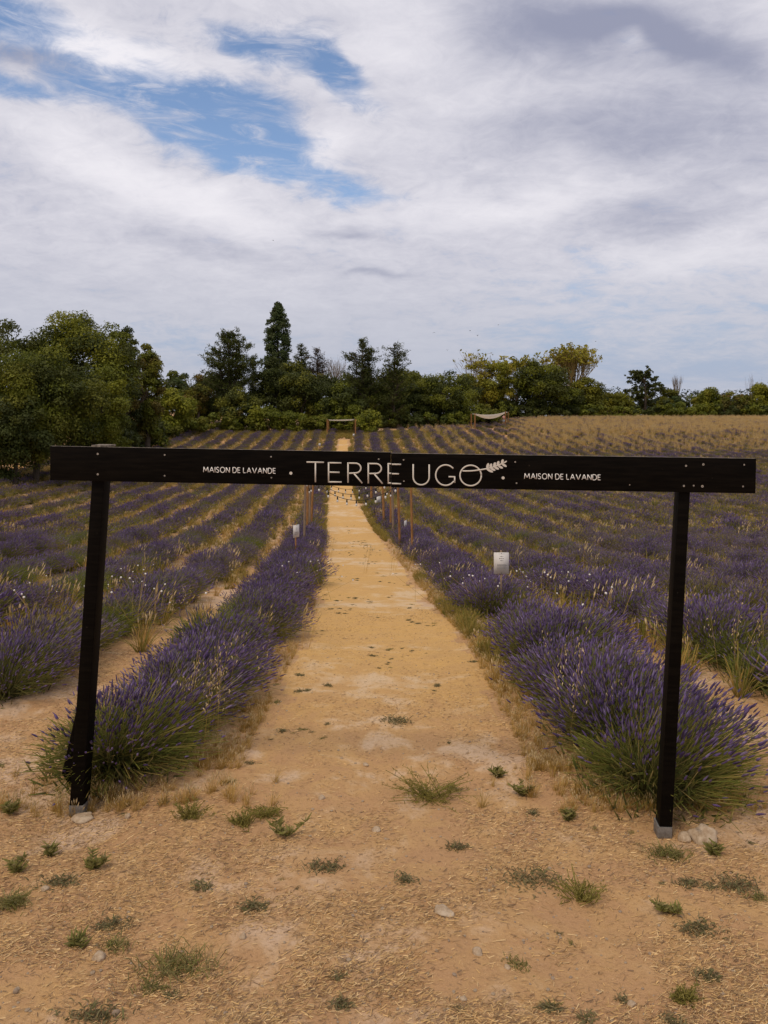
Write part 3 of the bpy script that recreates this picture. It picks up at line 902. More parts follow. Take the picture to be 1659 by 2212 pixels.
# the oaks along the left edge of the field
broad(15, 57, 690, 190, G_MID[:1] + G_DARK[:2], 'dark green oak at the far left behind the olive green oak', n=9000, size=.24)
broad(180, 60, 666, 240, G_MID + G_DARK[:2] + G_BRIGHT[:1], 'tallest oak of the left wood with a high rounded dark green crown', n=19000, size=.24, m=76, rel=.28)
broad(262, 63, 705, 95, G_DARK + G_BROWN[:1] + G_MID[:1], 'slim brownish green oak on the right flank of the tallest oak', n=8000, size=.23, m=40, rel=.3)
broad(75, 47, 742, 290, G_OLIVE[2:] + G_DARK[:2] + G_MID, 'broad olive green oak at the front of the left wood', n=24000, size=.2, m=90, rel=.25, lowfrac=.02)
broad(210, 51, 790, 150, G_MID + G_BRIGHT[:1], 'lower bright green oak beside the olive oak, over the end of the black board', n=12000, size=.2, m=54, rel=.25, lowfrac=.02)
broad(30, 44, 850, 170, G_DARK + G_OLIVE[:1], 'low dark oak at the foot of the left wood next to the dirt track', n=9000, size=.2, m=46, rel=.28, lowfrac=.0)
broad(318, 68, 741, 76, G_OLIVE + G_BROWN[:1] + G_MID[:1], 'tall narrow olive tree at the right end of the left wood', n=9000, size=.25, m=50, rel=.36, lowfrac=.0)
broad(240, 70, 760, 120, G_DARK + G_MID[:1], 'dark tree filling the middle of the left wood', n=8000, size=.25, m=44, rel=.3, lowfrac=.0)
broad(130, 66, 740, 150, G_DARK, 'shaded tree deep in the left wood behind the olive oak', n=7000, size=.27, m=40, rel=.3, lowfrac=.0)
shrub(262, 61, 925, 110, G_DARK + G_MID[:1], 'dark undergrowth at the foot of the left wood above the board end', name='undergrowth_shrub', n=4000)
shrub(325, 73, 893, 90, G_DARK + G_MID[:1], 'dark undergrowth below the tall narrow olive tree', name='undergrowth_shrub', n=4000)
broad(268, 66, 820, 90, G_DARK, 'dark shaded tree under the tall narrow olive tree', n=5000, size=.25, m=30, rel=.33, lowfrac=.0)
# the belt behind the field, from the left
broad(380, 118, 800, 66, G_MID + G_POP, 'pale distant tree in the gap right of the left wood', n=3500, size=.36, m=26, rel=.3)
broad(372, 84, 838, 105, G_BRIGHT + G_MID[:1], 'yellow green bushy tree beside the left wood', n=6500, size=.28, m=36, rel=.28, lowfrac=.0)
broad(428, 98, 808, 58, G_BROWN + G_OLIVE, 'brownish tree left of the broad dark cedar', n=3500, size=.3, m=26, rel=.32)
conifer(494, 101, 714, 122, 'broad dark cedar with ragged branches left of the poplar', n=9000, size=.42)
conifer(546, 108, 772, 26, 'thin pointed cypress between the broad cedar and the poplar', n=3000, size=.32, shape='fir')
broad(515, 96, 835, 100, G_OLIVE + G_DARK, 'low olive tree in front of the broad dark cedar', n=5000, size=.3, m=30, rel=.3, lowfrac=.0)


def poplar(X, v, topY, wpx, label):
    rng = rngn(); x, z, h = place(X, v, topY); w = wpx / F * v / 2
    o = empty('poplar_tree', (x, v, z), label, 'tree')
    bl, bc = [], []
    for t in np.linspace(.20, .985, 70):
        ww = w * np.interp(t, [.2, .35, .55, .72, .86, .95, 1], [.85, 1.0, 1.0, .98, .80, .52, .14])
        for c in range(4):
            a = rng.uniform(0, 6.28); rb = w * .34 * rng.uniform(.6, 1.25) * (1.1 - .40 * t); q = max(0, ww - rb) * rng.uniform(.5, 1.15)
            bl.append((math.cos(a) * q, math.sin(a) * q, h * t, rb)); bc.append(G_POP[rng.integers(3)])
    bl = fit(bl, h, w * 1.05)
    mb = MB(); leaf_cards(mb, rng, bl, bc, 30000, .19, up=.2); mb.build('crown', M_LEAF, o)
    tb = MB(); tb.tube([(0, 0, -.3), (0, 0, h * .5), (0, 0, h * .95)], [.28, .18, .03], 8); tb.build('trunk', M_BARK, o)


poplar(600, 114, 652, 58, 'tall slender poplar rising above all the other trees')
broad(585, 103, 770, 90, G_DARK, 'dark dense tree at the foot of the poplar', n=6500, size=.3, m=36, rel=.3, lowfrac=.0)
broad(650, 101, 800, 120, G_DARK + G_OLIVE[:1], 'wide dark tree right of the foot of the poplar', n=6500, size=.3, m=36, rel=.28, lowfrac=.0)
conifer(652, 110, 742, 46, 'small spiky conifer just right of the poplar', n=3000, size=.38)
conifer(688, 110, 752, 62, 'brown dying conifer right of the small spiky conifer', pal=[(.085, .06, .045), (.10, .075, .055), (.06, .05, .03)], n=2600, size=.34)
bare(722, 112, 768, 'bare leafless grey tree between the dying conifer and the cedars', wk=.8, stems=4, depth=4)
conifer(784, 104, 731, 92, 'spiky conifer with open uneven branches above the path end', n=5000, size=.42)
conifer(850, 103, 742, 62, 'smaller spiky conifer right of the open branched conifer', n=3600, size=.40)
broad(735, 99, 822, 110, G_DARK + G_MID[:1], 'dark tree behind the small white sail at the path end', n=6500, size=.3, m=34, rel=.28, lowfrac=.0)
broad(828, 106, 815, 122, G_DARK + G_MID[:2], 'rounded green tree right of the path end', n=9500, size=.26, m=46, rel=.26, lowfrac=.0)
broad(905, 107, 828, 80, G_DARK + G_MID[:1], 'dark tree between the two rounded green trees', n=5500, size=.27, m=32, rel=.3, lowfrac=.0)
broad(955, 108, 806, 140, G_DARK[:2] + G_MID[:2], 'larger rounded green tree left of the white shade sail', n=11000, size=.26, m=52, rel=.24, lowfrac=.0)
broad(900, 116, 800, 90, G_YELLOW[2:] + G_OLIVE, 'yellowish tree peeping over the dark tree', n=3600, size=.36, m=26, rel=.3)
broad(1050, 128, 778, 145, G_YELLOW + G_BRIGHT[:1], 'yellow green willow above the white shade sail', n=9500, size=.36, m=50, rel=.22, lowfrac=.04)
bare(1032, 131, 760, 'bare forked top of a dying tree above the yellow willow', wk=1.0, stems=3, depth=4, leaf=G_YELLOW, n=250)
bare(1098, 131, 765, 'thin yellowish tree between the willow and the dark green tree', wk=.9, stems=3, depth=4, leaf=G_YELLOW, n=900, size=.34)
broad(1172, 129, 773, 130, G_DARK + G_MID[:2], 'tall dark green tree right of the white shade sail', n=11000, size=.34, m=54, rel=.25, lowfrac=.0)
bare(1243, 137, 742, 'half bare golden willow with drooping twigs rising behind the green tree', wk=.95, stems=4, depth=4, leaf=G_YELLOW[:3], n=2200, base_r=.12, size=.34, twig=bark('gold_twig', (.22, .15, .05), (.34, .24, .09)), kids=(3, 5))
broad(1262, 133, 815, 90, G_YELLOW[2:] + G_OLIVE, 'golden green lower skirt of trees at the foot of the golden willow', n=5500, size=.36, m=36, rel=.28, lowfrac=.0)
broad(1228, 131, 830, 80, G_DARK + G_MID[:1], 'dark bushy tree in front of the golden willow', n=5000, size=.34, m=32, rel=.3, lowfrac=.0)


def layered(X, v, topY, wpx, label):
    rng = rngn(); x, z, h = place(X, v, topY); w = wpx / F * v / 2
    o = empty('layered_tree', (x, v, z), label, 'tree')
    tb, mb = MB(), MB(); bl, bc = [], []
    tb.tube([(0, 0, -.3), (.1, 0, h * .45), (0, 0, h * .9)], [.3, .22, .05], 8)
    for c in range(26):
        t = rng.uniform(.42, 1.0); a = rng.uniform(0, 6.28); L = w * (1.05 - .55 * abs(t - .62) / .4) * rng.uniform(.6, 1.1)
        p1 = np.array([math.cos(a) * L, math.sin(a) * L, h * min(1, t + .06)])
        p0 = np.array([0, 0, h * (t - .14)])
        tb.tube([p0, (p0 + p1) / 2 + np.array([0, 0, .1]), p1], [.08, .05, .02], 4)
        for q in np.linspace(.35, 1.0, 9):
            b = p0 + (p1 - p0) * q + rng.normal(size=3) * .26; bl.append((*b, rng.uniform(.14, .48))); bc.append(G_DARK[rng.integers(3)])
    leaf_cards(mb, rng, bl, bc, 9000, .22, up=.6); mb.build('crown', M_LEAF, o); tb.build('trunk', M_BARK, o)


layered(1393, 138, 800, 96, 'lone dark tree with spreading layered branches above the right hedge')
bare(1462, 140, 806, 'leafless forked saplings standing above the right hedge', wk=.55, stems=6, depth=3, spread=.2, upw=.5)
bare(1628, 138, 806, 'leafless twiggy sapling at the far right behind the bright green tree', wk=.5, stems=3, depth=3, spread=.25, upw=.5)
broad(1655, 134, 818, 90, G_BRIGHT + G_YELLOW[2:], 'bright green tree at the far right end of the hedge', n=5500, size=.36, m=36, rel=.28, lowfrac=.0)
broad(1530, 136, 836, 66, G_YELLOW[2:] + G_MID, 'yellow green rounded tree in the right hedge', n=3800, size=.36, m=30, rel=.3, lowfrac=.0)
broad(1580, 135, 845, 90, G_BROWN + G_OLIVE, 'brownish rounded tree in the right hedge', n=4800, size=.36, m=34, rel=.28, lowfrac=.0)
broad(1447, 137, 840, 60, G_OLIVE + G_POP, 'grey green tree below the leafless saplings', n=3400, size=.34, m=26, rel=.3, lowfrac=.0)
broad(1335, 136, 846, 80, G_YELLOW[2:] + G_OLIVE, 'yellow olive tree at the left end of the right hedge', n=4200, size=.36, m=30, rel=.3, lowfrac=.0)

for (X, v, t, w, pal, lab) in [
    (460, 106, 800, 110, G_DARK, 'dark tree behind the foot of the broad cedar'),
    (620, 108, 775, 150, G_DARK + G_OLIVE[:1], 'dark broad tree behind the foot of the poplar'),
    (700, 107, 805, 130, G_DARK + G_BROWN[:1], 'dark brownish tree below the dying conifer'),
    (775, 108, 800, 120, G_DARK + G_OLIVE[:1], 'dark tree at the foot of the spiky conifers'),
    (860, 112, 795, 130, G_MID + G_OLIVE, 'olive tree behind the rounded trees'),
    (985, 122, 800, 130, G_DARK + G_MID, 'shaded tree behind the larger rounded tree'),
    (1110, 134, 812, 150, G_OLIVE + G_DARK, 'shaded olive tree behind the willow'),
    (1290, 141, 838, 130, G_DARK + G_OLIVE, 'low dark tree behind the tiled roof'),
    (1390, 143, 852, 150, G_DARK + G_OLIVE[:1], 'dark bushy tree under the lone layered tree'),
    (1500, 143, 852, 150, G_DARK + G_MID, 'dark bushy tree behind the middle of the right hedge'),
    (1610, 143, 850, 150, G_DARK + G_MID, 'dark bushy tree behind the right end of the hedge')]:
    broad(X, v, t, w, pal, lab, n=5500, size=.34, m=34, rel=.3, lowfrac=.0)

# low hedge behind the far edge of the field
for (X, v, t, w, pal, lab) in [
    (352, 82, 905, 70, G_DARK + G_OLIVE, 'low dark hedge shrub nearest the left wood'),
    (408, 88, 893, 82, G_OLIVE + G_MID, 'low olive hedge shrub at the left of the far field edge'),
    (432, 101, 850, 70, G_OLIVE + G_DARK, 'taller olive shrub below the brownish tree'),
    (465, 93, 892, 84, G_MID + G_OLIVE, 'low green hedge shrub below the broad dark cedar'),
    (523, 95, 885, 80, G_MID + G_BROWN[:1], 'low hedge shrub under the olive tree, tinged brown'),
    (578, 95, 874, 74, G_MID + G_BRIGHT[:1], 'taller hedge shrub below the poplar'),
    (632, 95, 886, 86, G_MID + G_OLIVE[:1], 'rounded hedge shrub right of the poplar foot'),
    (688, 96, 895, 76, G_OLIVE + G_MID, 'hedge shrub left of the small white sail'),
    (742, 97, 896, 74, G_MID + G_BRIGHT[:1], 'bright hedge shrub seen under the small white sail'),
    (793, 94, 882, 60, G_BRIGHT + G_MID, 'bright green shrub at the right post of the small sail'),
    (838, 103, 893, 66, G_DARK + G_MID[:1], 'low dark shrub at the foot of the rounded green tree'),
    (885, 103, 890, 66, G_DARK, 'low shaded shrub between the feet of the rounded trees'),
    (932, 104, 892, 66, G_DARK + G_MID[:1], 'low dark shrub at the foot of the larger rounded tree'),
    (978, 105, 888, 60, G_MID + G_DARK[:1], 'low green shrub left of the shade sail posts'),
    (1000, 109, 850, 66, G_MID + G_DARK[:1], 'green shrub against the left posts of the shade sail'),
    (1045, 112, 872, 70, G_MID + G_OLIVE, 'green shrub behind the white shade sail'),
    (1090, 126, 862, 60, G_DARK + G_MID[:1], 'dark shrub behind the person'),
    (1140, 127, 868, 80, G_DARK + G_MID[:1], 'dark shrub right of the shade sail'),
    (1210, 128, 874, 84, G_DARK, 'dark low shrub below the golden willow'),
    (1275, 129, 872, 76, G_MID + G_DARK[:1], 'low green shrub at the field edge left of the roof'),
    (1335, 130, 876, 80, G_MID + G_OLIVE[:1], 'low green shrub in front of the tiled roof'),
    (1400, 131, 872, 84, G_DARK + G_MID, 'dark low shrub below the lone layered tree'),
    (1462, 131, 868, 80, G_MID + G_DARK[:1], 'low shrub below the leafless saplings'),
    (1520, 132, 870, 76, G_MID + G_BRIGHT[:1], 'low bright shrub in the middle of the right hedge'),
    (1580, 132, 872, 80, G_DARK + G_BROWN[:1], 'low dark shrub below the brownish tree'),
    (1640, 132, 866, 84, G_MID + G_DARK[:1], 'low shrub at the right end of the hedge')]:
    shrub(X, v, t, w, pal, lab, group='hedge shrubs along the far field edge', n=3000, size=.26 if v < 100 else .34)

# a far wooded rise beyond the hedge
rng = rngn(); mb = MB(); bl, bc = [], []
for X in np.arange(-160, 1830, 7.5):
    v = 420 + rng.uniform(-30, 30); top = (843 if X > 1265 else 862) + 5 * math.sin(X * .021) + (-9 * math.exp(-((X - 1318) / 22.) ** 2)) + (-6 * math.exp(-((X - 1610) / 30.) ** 2)) + rng.uniform(-1.5, 2)
    x = (X - CX) / F * v; z1 = CZ - (top - YH) / F * v
    for q in range(7):
        r_ = 2.3 + rng.uniform(0, .9); bl.append((x + rng.normal() * 1.5, v, z1 - 2 - q * 3.2, r_)); bc.append(((.035, .05, .03), (.045, .055, .035))[q % 2])
leaf_cards(mb, rng, bl, bc, 32000, .9); o = mb.build('distant_woods', M_LEAF); tag(o, kind='stuff')

# a bit of tiled roof showing through the hedge
x, z, h = place(1312, 150, 866)
o = empty('farmhouse', (x, 150, z), 'low stone farmhouse whose tiled roof shows through the right hedge', 'house')
mw, t_, b_ = mat('house_wall', (.42, .34, .26), .9); mr, t_, b_ = mat('roof_tiles', (.36, .24, .19), .9)
t_.l.new(t_.mix(t_.ss(t_.noise(t_.node('ShaderNodeTexCoord').outputs['Object'], 5, 4), .35, .65), (.30, .19, .15), (.46, .34, .28)), b_.inputs['Base Color'])
mb = MB(); hh = h * .72
mb.hexa([(-3.6, -2, -.3), (3.6, -2, -.3), (3.6, -2, hh), (-3.6, -2, hh), (-3.6, 2, -.3), (3.6, 2, -.3), (3.6, 2, hh), (-3.6, 2, hh)]); mb.build('wall', mw, o)
mb = MB()
for s_ in (-1, 1):
    mb.hexa([(-3.9, 2.4 * s_, hh - .15), (3.9, 2.4 * s_, hh - .15), (3.9, 2.4 * s_, hh), (-3.9, 2.4 * s_, hh), (-3.9, 0, h - .12), (3.9, 0, h - .12), (3.9, 0, h), (-3.9, 0, h)])
mb.build('roof', mr, o)

# ------------------------------------------------------------------ the entrance gate with its sign boards
GE = Vector((3.345, -.31, 0)).normalized()          # along the gate
GN = Vector((GE.y, -GE.x, 0))                        # towards the camera
GP0 = Vector((-1.81, 4.35, 0))


def gp(X, Y, off=0.0):
    d = Vector(((X - CX) / F, 1, -(Y - YH) / F)); c = Vector((0, 0, CZ))
    t = ((GP0 + GN * off) - c).dot(GN) / d.dot(GN)
    return c + d * t


def slab(mb, quad, off, thick, mi=0, top_mi=None):
    """a plank whose front face is the pixel quad tl tr br bl in the gate's plane"""
    f = [gp(X, Y, off) for X, Y in quad]; f = [f[3], f[2], f[1], f[0]]
    b = [p - GN * thick for p in f]
    V = [tuple(p) for p in f + b]
    mb.add(V, [(0, 1, 2, 3), (7, 6, 5, 4), (0, 4, 5, 1), (1, 5, 6, 2), (3, 7, 4, 0)], mi=mi)
    mb.add(V, [(2, 6, 7, 3)], mi=mi if top_mi is None else top_mi)


m_black, t, b = mat('black_paint', (.006, .005, .004), .6, .06)
tcx = t.node('ShaderNodeTexCoord'); mp = t.node('ShaderNodeMapping'); mp.inputs['Scale'].default_value = (3, 3, 30); t.l.new(tcx.outputs['Object'], mp.inputs[0])
n = t.noise(mp.outputs[0], 2.2, 6, .6); sc = t.noise(tcx.outputs['Object'], 34, 5, .75)
c = t.mix(t.ss(n, .35, .7), (.0022, .0018, .0016), (.006, .0046, .0034))
c = t.mix(t.m('MULTIPLY', t.ss(sc, .69, .72), .4), c, (.12, .10, .08))
t.l.new(c, b.inputs['Base Color']); t.l.new(t.m('ADD', t.m('MULTIPLY', n, .25), .42), b.inputs['Roughness'])
bp = t.node('ShaderNodeBump'); bp.inputs['Strength'].default_value = .15; bp.inputs['Distance'].default_value = .003; t.l.new(n, bp.inputs['Height']); t.l.new(bp.outputs[0], b.inputs['Normal'])
m_edge = bark('worn_edge', (.06, .05, .042), (.30, .25, .2))
m_steel, t, b = mat('dull_steel', (.26, .25, .24), .6, .4, .35)
tcx = t.node('ShaderNodeTexCoord'); t.l.new(t.mix(t.ss(t.noise(tcx.outputs['Object'], 26, 6, .7), .35, .7), (.14, .13, .12), (.27, .26, .25)), b.inputs['Base Color'])
m_screw, _, _ = mat('screw_head', (.50, .46, .40), .45, .5, .6)
m_screwd, _, _ = mat('screw_centre', (.03, .028, .025), .6)
m_letter, t, b = mat('cream_lettering', (.58, .54, .48), .6, .3)
m_white, _, _ = mat('white_lettering', (.82, .80, .77), .6, .3)

gate = empty('entrance_gate', gp(829, 1780), 'black wooden entrance gate with a long lettered board over the path', 'gate')
gm = gate.location.copy()


def gbuild(mb, name, mats, bevel=0.0):
    o = mb.build(name, mats); o.parent = gate; o.matrix_parent_inverse.identity()
    o.location = -gm
    if bevel:
        md = o.modifiers.new('bevel', 'BEVEL'); md.width = bevel; md.segments = 2; md.limit_method = 'ANGLE'
    return o


mb = MB(); slab(mb, [(108, 963.5), (843.5, 977), (843.5, 1051.5), (108, 1037.5)], .027, .027, 0, 1); gbuild(mb, 'sign_board', [m_black, m_edge], .002)
mb = MB(); slab(mb, [(844.5, 979), (1634, 990.5), (1632, 1066), (844.5, 1053)], .030, .030, 0, 1); gbuild(mb, 'sign_board', [m_black, m_edge], .002)
mb = MB(); slab(mb, [(203, 967), (229, 967), (178.5, 1744), (149.5, 1744)], -.001, .09); gbuild(mb, 'post', m_black, .004)
mb = MB(); slab(mb, [(1471, 992), (1495, 992), (1452.5, 1790), (1424.5, 1790)], -.001, .085); gbuild(mb, 'post', m_black, .004)
mb = MB(); slab(mb, [(148.5, 1741), (180, 1741), (178.5, 1764), (147.5, 1764)], .004, .10); gbuild(mb, 'post_foot', m_steel, .004)
mb = MB(); slab(mb, [(1422, 1787), (1453, 1788), (1452, 1826), (1421, 1825)], .004, .095); gbuild(mb, 'post_foot', m_steel, .004)
mb = MB(); slab(mb, [(163, 1540), (176, 1540), (152, 1700), (133, 1672)], -.12, .05); gbuild(mb, 'brace', m_black, .004)
mb = MB(); slab(mb, [(197, 961.5), (230, 962), (230, 966), (197, 965.5)], .01, .12); gbuild(mb, 'post_cap', m_edge, .002)

FRONT = {0: .0275, 1: .0305}
def front(X): return .0275 if X < 844 else .0305


def stroke(mb, pts, w, lift=.0022, mi=0):
    """a flat line of lettering, proud of the board"""
    pts = np.array(pts, float); n = len(pts)
    d = np.gradient(pts, axis=0); d /= np.linalg.norm(d, axis=1)[:, None] + 1e-9
    nr = np.stack([-d[:, 1], d[:, 0]], 1) * w * .5
    A, B = pts + nr, pts - nr
    top = [tuple(gp(*p, front(p[0]) + lift)) for p in A] + [tuple(gp(*p, front(p[0]) + lift)) for p in B]
    bot = [tuple(gp(*p, front(p[0]) + .0001)) for p in A] + [tuple(gp(*p, front(p[0]) + .0001)) for p in B]
    V = top + bot; N2 = 2 * n
    f = []
    for i in range(n - 1):
        f += [(i, i + 1, n + i + 1, n + i), (i, N2 + i, N2 + i + 1, i + 1), (n + i, n + i + 1, N2 + n + i + 1, N2 + n + i)]
    f += [(0, n, N2 + n, N2), (n - 1, N2 + n - 1, N2 + 2 * n - 1, 2 * n - 1)]
    mb.add(V, f, mi=mi)


def disc(mb, X, Y, r, lift, mi=0, n=14, base=None):
    b0 = front(X) if base is None else base
    V = [tuple(gp(X + r * math.cos(a), Y + r * math.sin(a), b0 + lift)) for a in np.arange(n) / n * 6.2832]
    V2 = [tuple(gp(X + r * math.cos(a), Y + r * math.sin(a), b0 + .0001)) for a in np.arange(n) / n * 6.2832]
    mb.add(V + V2, [(i, (i + 1) % n, n + (i + 1) % n, n + i) for i in range(n)], mi=mi)
    mb.add(V + [tuple(gp(X, Y, b0 + lift))], [(i, n, (i + 1) % n) for i in range(n)], mi=mi)


def arc(cx, cy, rx, ry, a0, a1, n=18): return [(cx + rx * math.cos(rad(a)), cy + ry * math.sin(rad(a))) for a in np.linspace(a0, a1, n)]


def big(pts): return [((900 + a / 2.074) * .6636, (1480 + b / 2.074) * .6636) for a, b in pts]


LW = 3.1
LETTERS = [
    [[(203, 50), (321, 52)], [(263, 52), (263, 186)]],
    [[(352, 51), (352, 188)], [(352, 55), (438, 56)], [(352, 118), (426, 120)], [(352, 184), (440, 185)]],
    [[(483, 52), (483, 190)], [(483, 57), (530, 58)] + arc(533, 91, 37, 33, -85, 85) + [(530, 124), (483, 126)], [(522, 126), (579, 193)]],
    [[(620, 55), (620, 194)], [(620, 60), (668, 61)] + arc(671, 94, 37, 33, -85, 85) + [(668, 127), (620, 128)], [(658, 128), (716, 196)]],
    [[(755, 57), (755, 197)], [(755, 61.5), (775, 62)], [(779, 65), (841, 66)], [(755, 126), (775, 126)], [(779, 129), (827, 130)], [(755, 191.5), (775, 192)], [(779, 195), (841, 197)]],
    [[(923, 64), (923, 150)] + arc(977, 152, 54, 52, 178, 2, 16) + [(1031, 150), (1031, 66)]],
    [arc(1142, 138.5, 67, 69, -40, -322, 34) + [(1203, 186)], [(1203, 190), (1203, 149)], [(1207, 150), (1162, 149)]],
    [arc(1311, 141, 72, 69, 0, 360, 40)]]
for L in LETTERS:
    mb = MB()
    for s_ in L: stroke(mb, big(s_), LW)
    gbuild(mb, 'letter', m_letter)
# the lavender sprig that crosses the O
mb = MB()
sp_px = lambda L: [((1480 + a / 7.541) * .6636, (1480 + b / 7.541) * .6636) for a, b in L]
stroke(mb, sp_px([(192, 400), (300, 402), (400, 400), (500, 390), (600, 377), (680, 365), (760, 350), (860, 328), (960, 300), (1060, 265), (1150, 225), (1200, 205)]), 3.0, .003)
def leafpx(a, b, w):
    a, b = np.array(a, float), np.array(b, float); d = b - a; nrm = np.array([-d[1], d[0]]) / np.linalg.norm(d)
    prof = [(0, .25), (.2, .75), (.45, 1), (.7, .95), (.9, .6)]
    q = [a + d * t + nrm * w * .5 * p for t, p in prof] + [b] + [a + d * t - nrm * w * .5 * p for t, p in prof[::-1]]
    q = sp_px(q); m_ = len(q); V = [tuple(gp(X, Y, .0336)) for X, Y in q] + [tuple(gp(X, Y, .0306)) for X, Y in q]
    mb.add(V, [(i, (i + 1) % m_, m_ + (i + 1) % m_, m_ + i) for i in range(m_)]); mb.add(V, [tuple(range(m_))])
for a, b in [((790, 348), (830, 206)), ((870, 325), (905, 216)), ((960, 300), (1000, 186)), ((1045, 265), (1085, 154)), ((1150, 228), (1190, 112))]: leafpx(a, b, 66)
for a, b in [((772, 345), (945, 432)), ((870, 328), (1003, 388)), ((965, 300), (1090, 358)), ((1060, 268), (1186, 334)), ((1155, 226), (1278, 294))]: leafpx(a, b, 58)
leafpx((1195, 212), (1284, 152), 34)
gbuild(mb, 'sprig_emblem', m_letter)
for (X, Y) in big([(97, 125), (1530, 157)]):
    mb = MB(); disc(mb, X, Y, 3.3, .0022); gbuild(mb, 'dot', m_letter)

GLY = {  # strokes in a unit cap height, y down from the cap line; width first
    'M': (1.08, [[(0, 1), (.10, 0), (.54, .78), (.98, 0), (1.08, 1)]]), 'A': (.94, [[(0, 1), (.47, 0), (.94, 1)], [(.17, .66), (.77, .66)]]),
    'I': (.0, [[(0, 0), (0, 1)]]), 'S': (.58, [arc(.30, .26, .27, .25, -30, -185, 9) + [(.08, .38), (.3, .5), (.52, .62)] + arc(.29, .74, .27, .25, -5, 150, 9)]),
    'O': (1.02, [arc(.51, .5, .5, .5, 0, 360, 22)]), 'N': (.78, [[(0, 1), (0, 0), (.78, 1), (.78, 0)]]),
    'D': (.82, [[(0, 0), (0, 1)], [(0, 0), (.34, 0)] + arc(.34, .5, .48, .5, -88, 88, 12) + [(.34, 1), (0, 1)]]),
    'E': (.52, [[(0, 0), (0, 1)], [(0, .03), (.54, .03)], [(0, .49), (.48, .49)], [(0, .97), (.54, .97)]]), 'L': (.5, [[(0, 0), (0, .97), (.5, .97)]]),
    'V': (.94, [[(0, 0), (.47, 1), (.94, 0)]])}


def words(txt, X0, X1, Y0, Y1, cap, w):
    """lettering from X0 to X1, cap line falling from Y0 to Y1"""
    gap, sp_ = .29, .44
    tot = sum(sp_ if c == ' ' else GLY[c][0] + gap for c in txt) - gap
    s_ = (X1 - X0) / tot; x = 0
    parts_ = [MB()]
    for c in txt:
        if c == ' ': x += sp_; parts_.append(MB()); continue
        wd, st = GLY[c]
        for q in st:
            # corners are drawn as separate straight pieces so that they stay crisp
            pts = [(X0 + (x + a) * s_, Y0 + (Y1 - Y0) * ((x + a) / tot) + b2 * cap) for a, b2 in q]
            if len(pts) > 6: stroke(parts_[-1], pts, w, .0018)
            else:
                for a_, b_ in zip(pts[:-1], pts[1:]): stroke(parts_[-1], [a_, b_], w, .0018)
        x += wd + gap
    for m in parts_: gbuild(m, 'lettering', m_white)


words('MAISON DE LAVANDE', 439.5, 595, 1008.5, 1011.5, 11.4, 1.4)
words('MAISON DE LAVANDE', 1133, 1297, 1022.5, 1025.5, 11.6, 1.4)

SCREWS = [(x / 2.1545 + 130, y / 2.1545 + 1420, r) for x, y, r in [(405, 124, 3.2), (405, 267, 3.2), (875, 131, 2.6), (874, 277, 2.4), (1621, 144, 2.4), (1623, 291, 2.2)]] + \
         [(900 + x / 2.074, 1480 + y / 2.074, r) for x, y, r in [(690, 30, 2.4), (858, 35, 2.4), (860, 179, 2.2)]] + \
         [(1600 + x / 1.843, 1450 + y / 1.843, r) for x, y, r in [(142, 99, 2.6), (150, 226, 2.4), (829, 237, 1.8), (1167, 122, 3.2), (1271, 114, 3.6), (1516, 116, 2.6), (1154, 243, 3.2), (1213, 241, 2.6), (1265, 245, 4.0), (1509, 246, 2.6)]]
for (sx_, sy_, r) in SCREWS:
    mb = MB(); X, Y = sx_ * .6636, sy_ * .6636
    disc(mb, X, Y, r * .66, .002, 0, 10); disc(mb, X, Y, r * .30, .0026, 1, 8); gbuild(mb, 'screw', [m_screw, m_screwd])

# ------------------------------------------------------------------ info signs on stakes in the lavender
m_panel, t, b = mat('sign_panel', (.62, .60, .585), .7, .15)
m_print, _, _ = mat('sign_print', (.04, .035, .035), .7); m_print2, _, _ = mat('sign_small_print', (.24, .23, .225), .7)


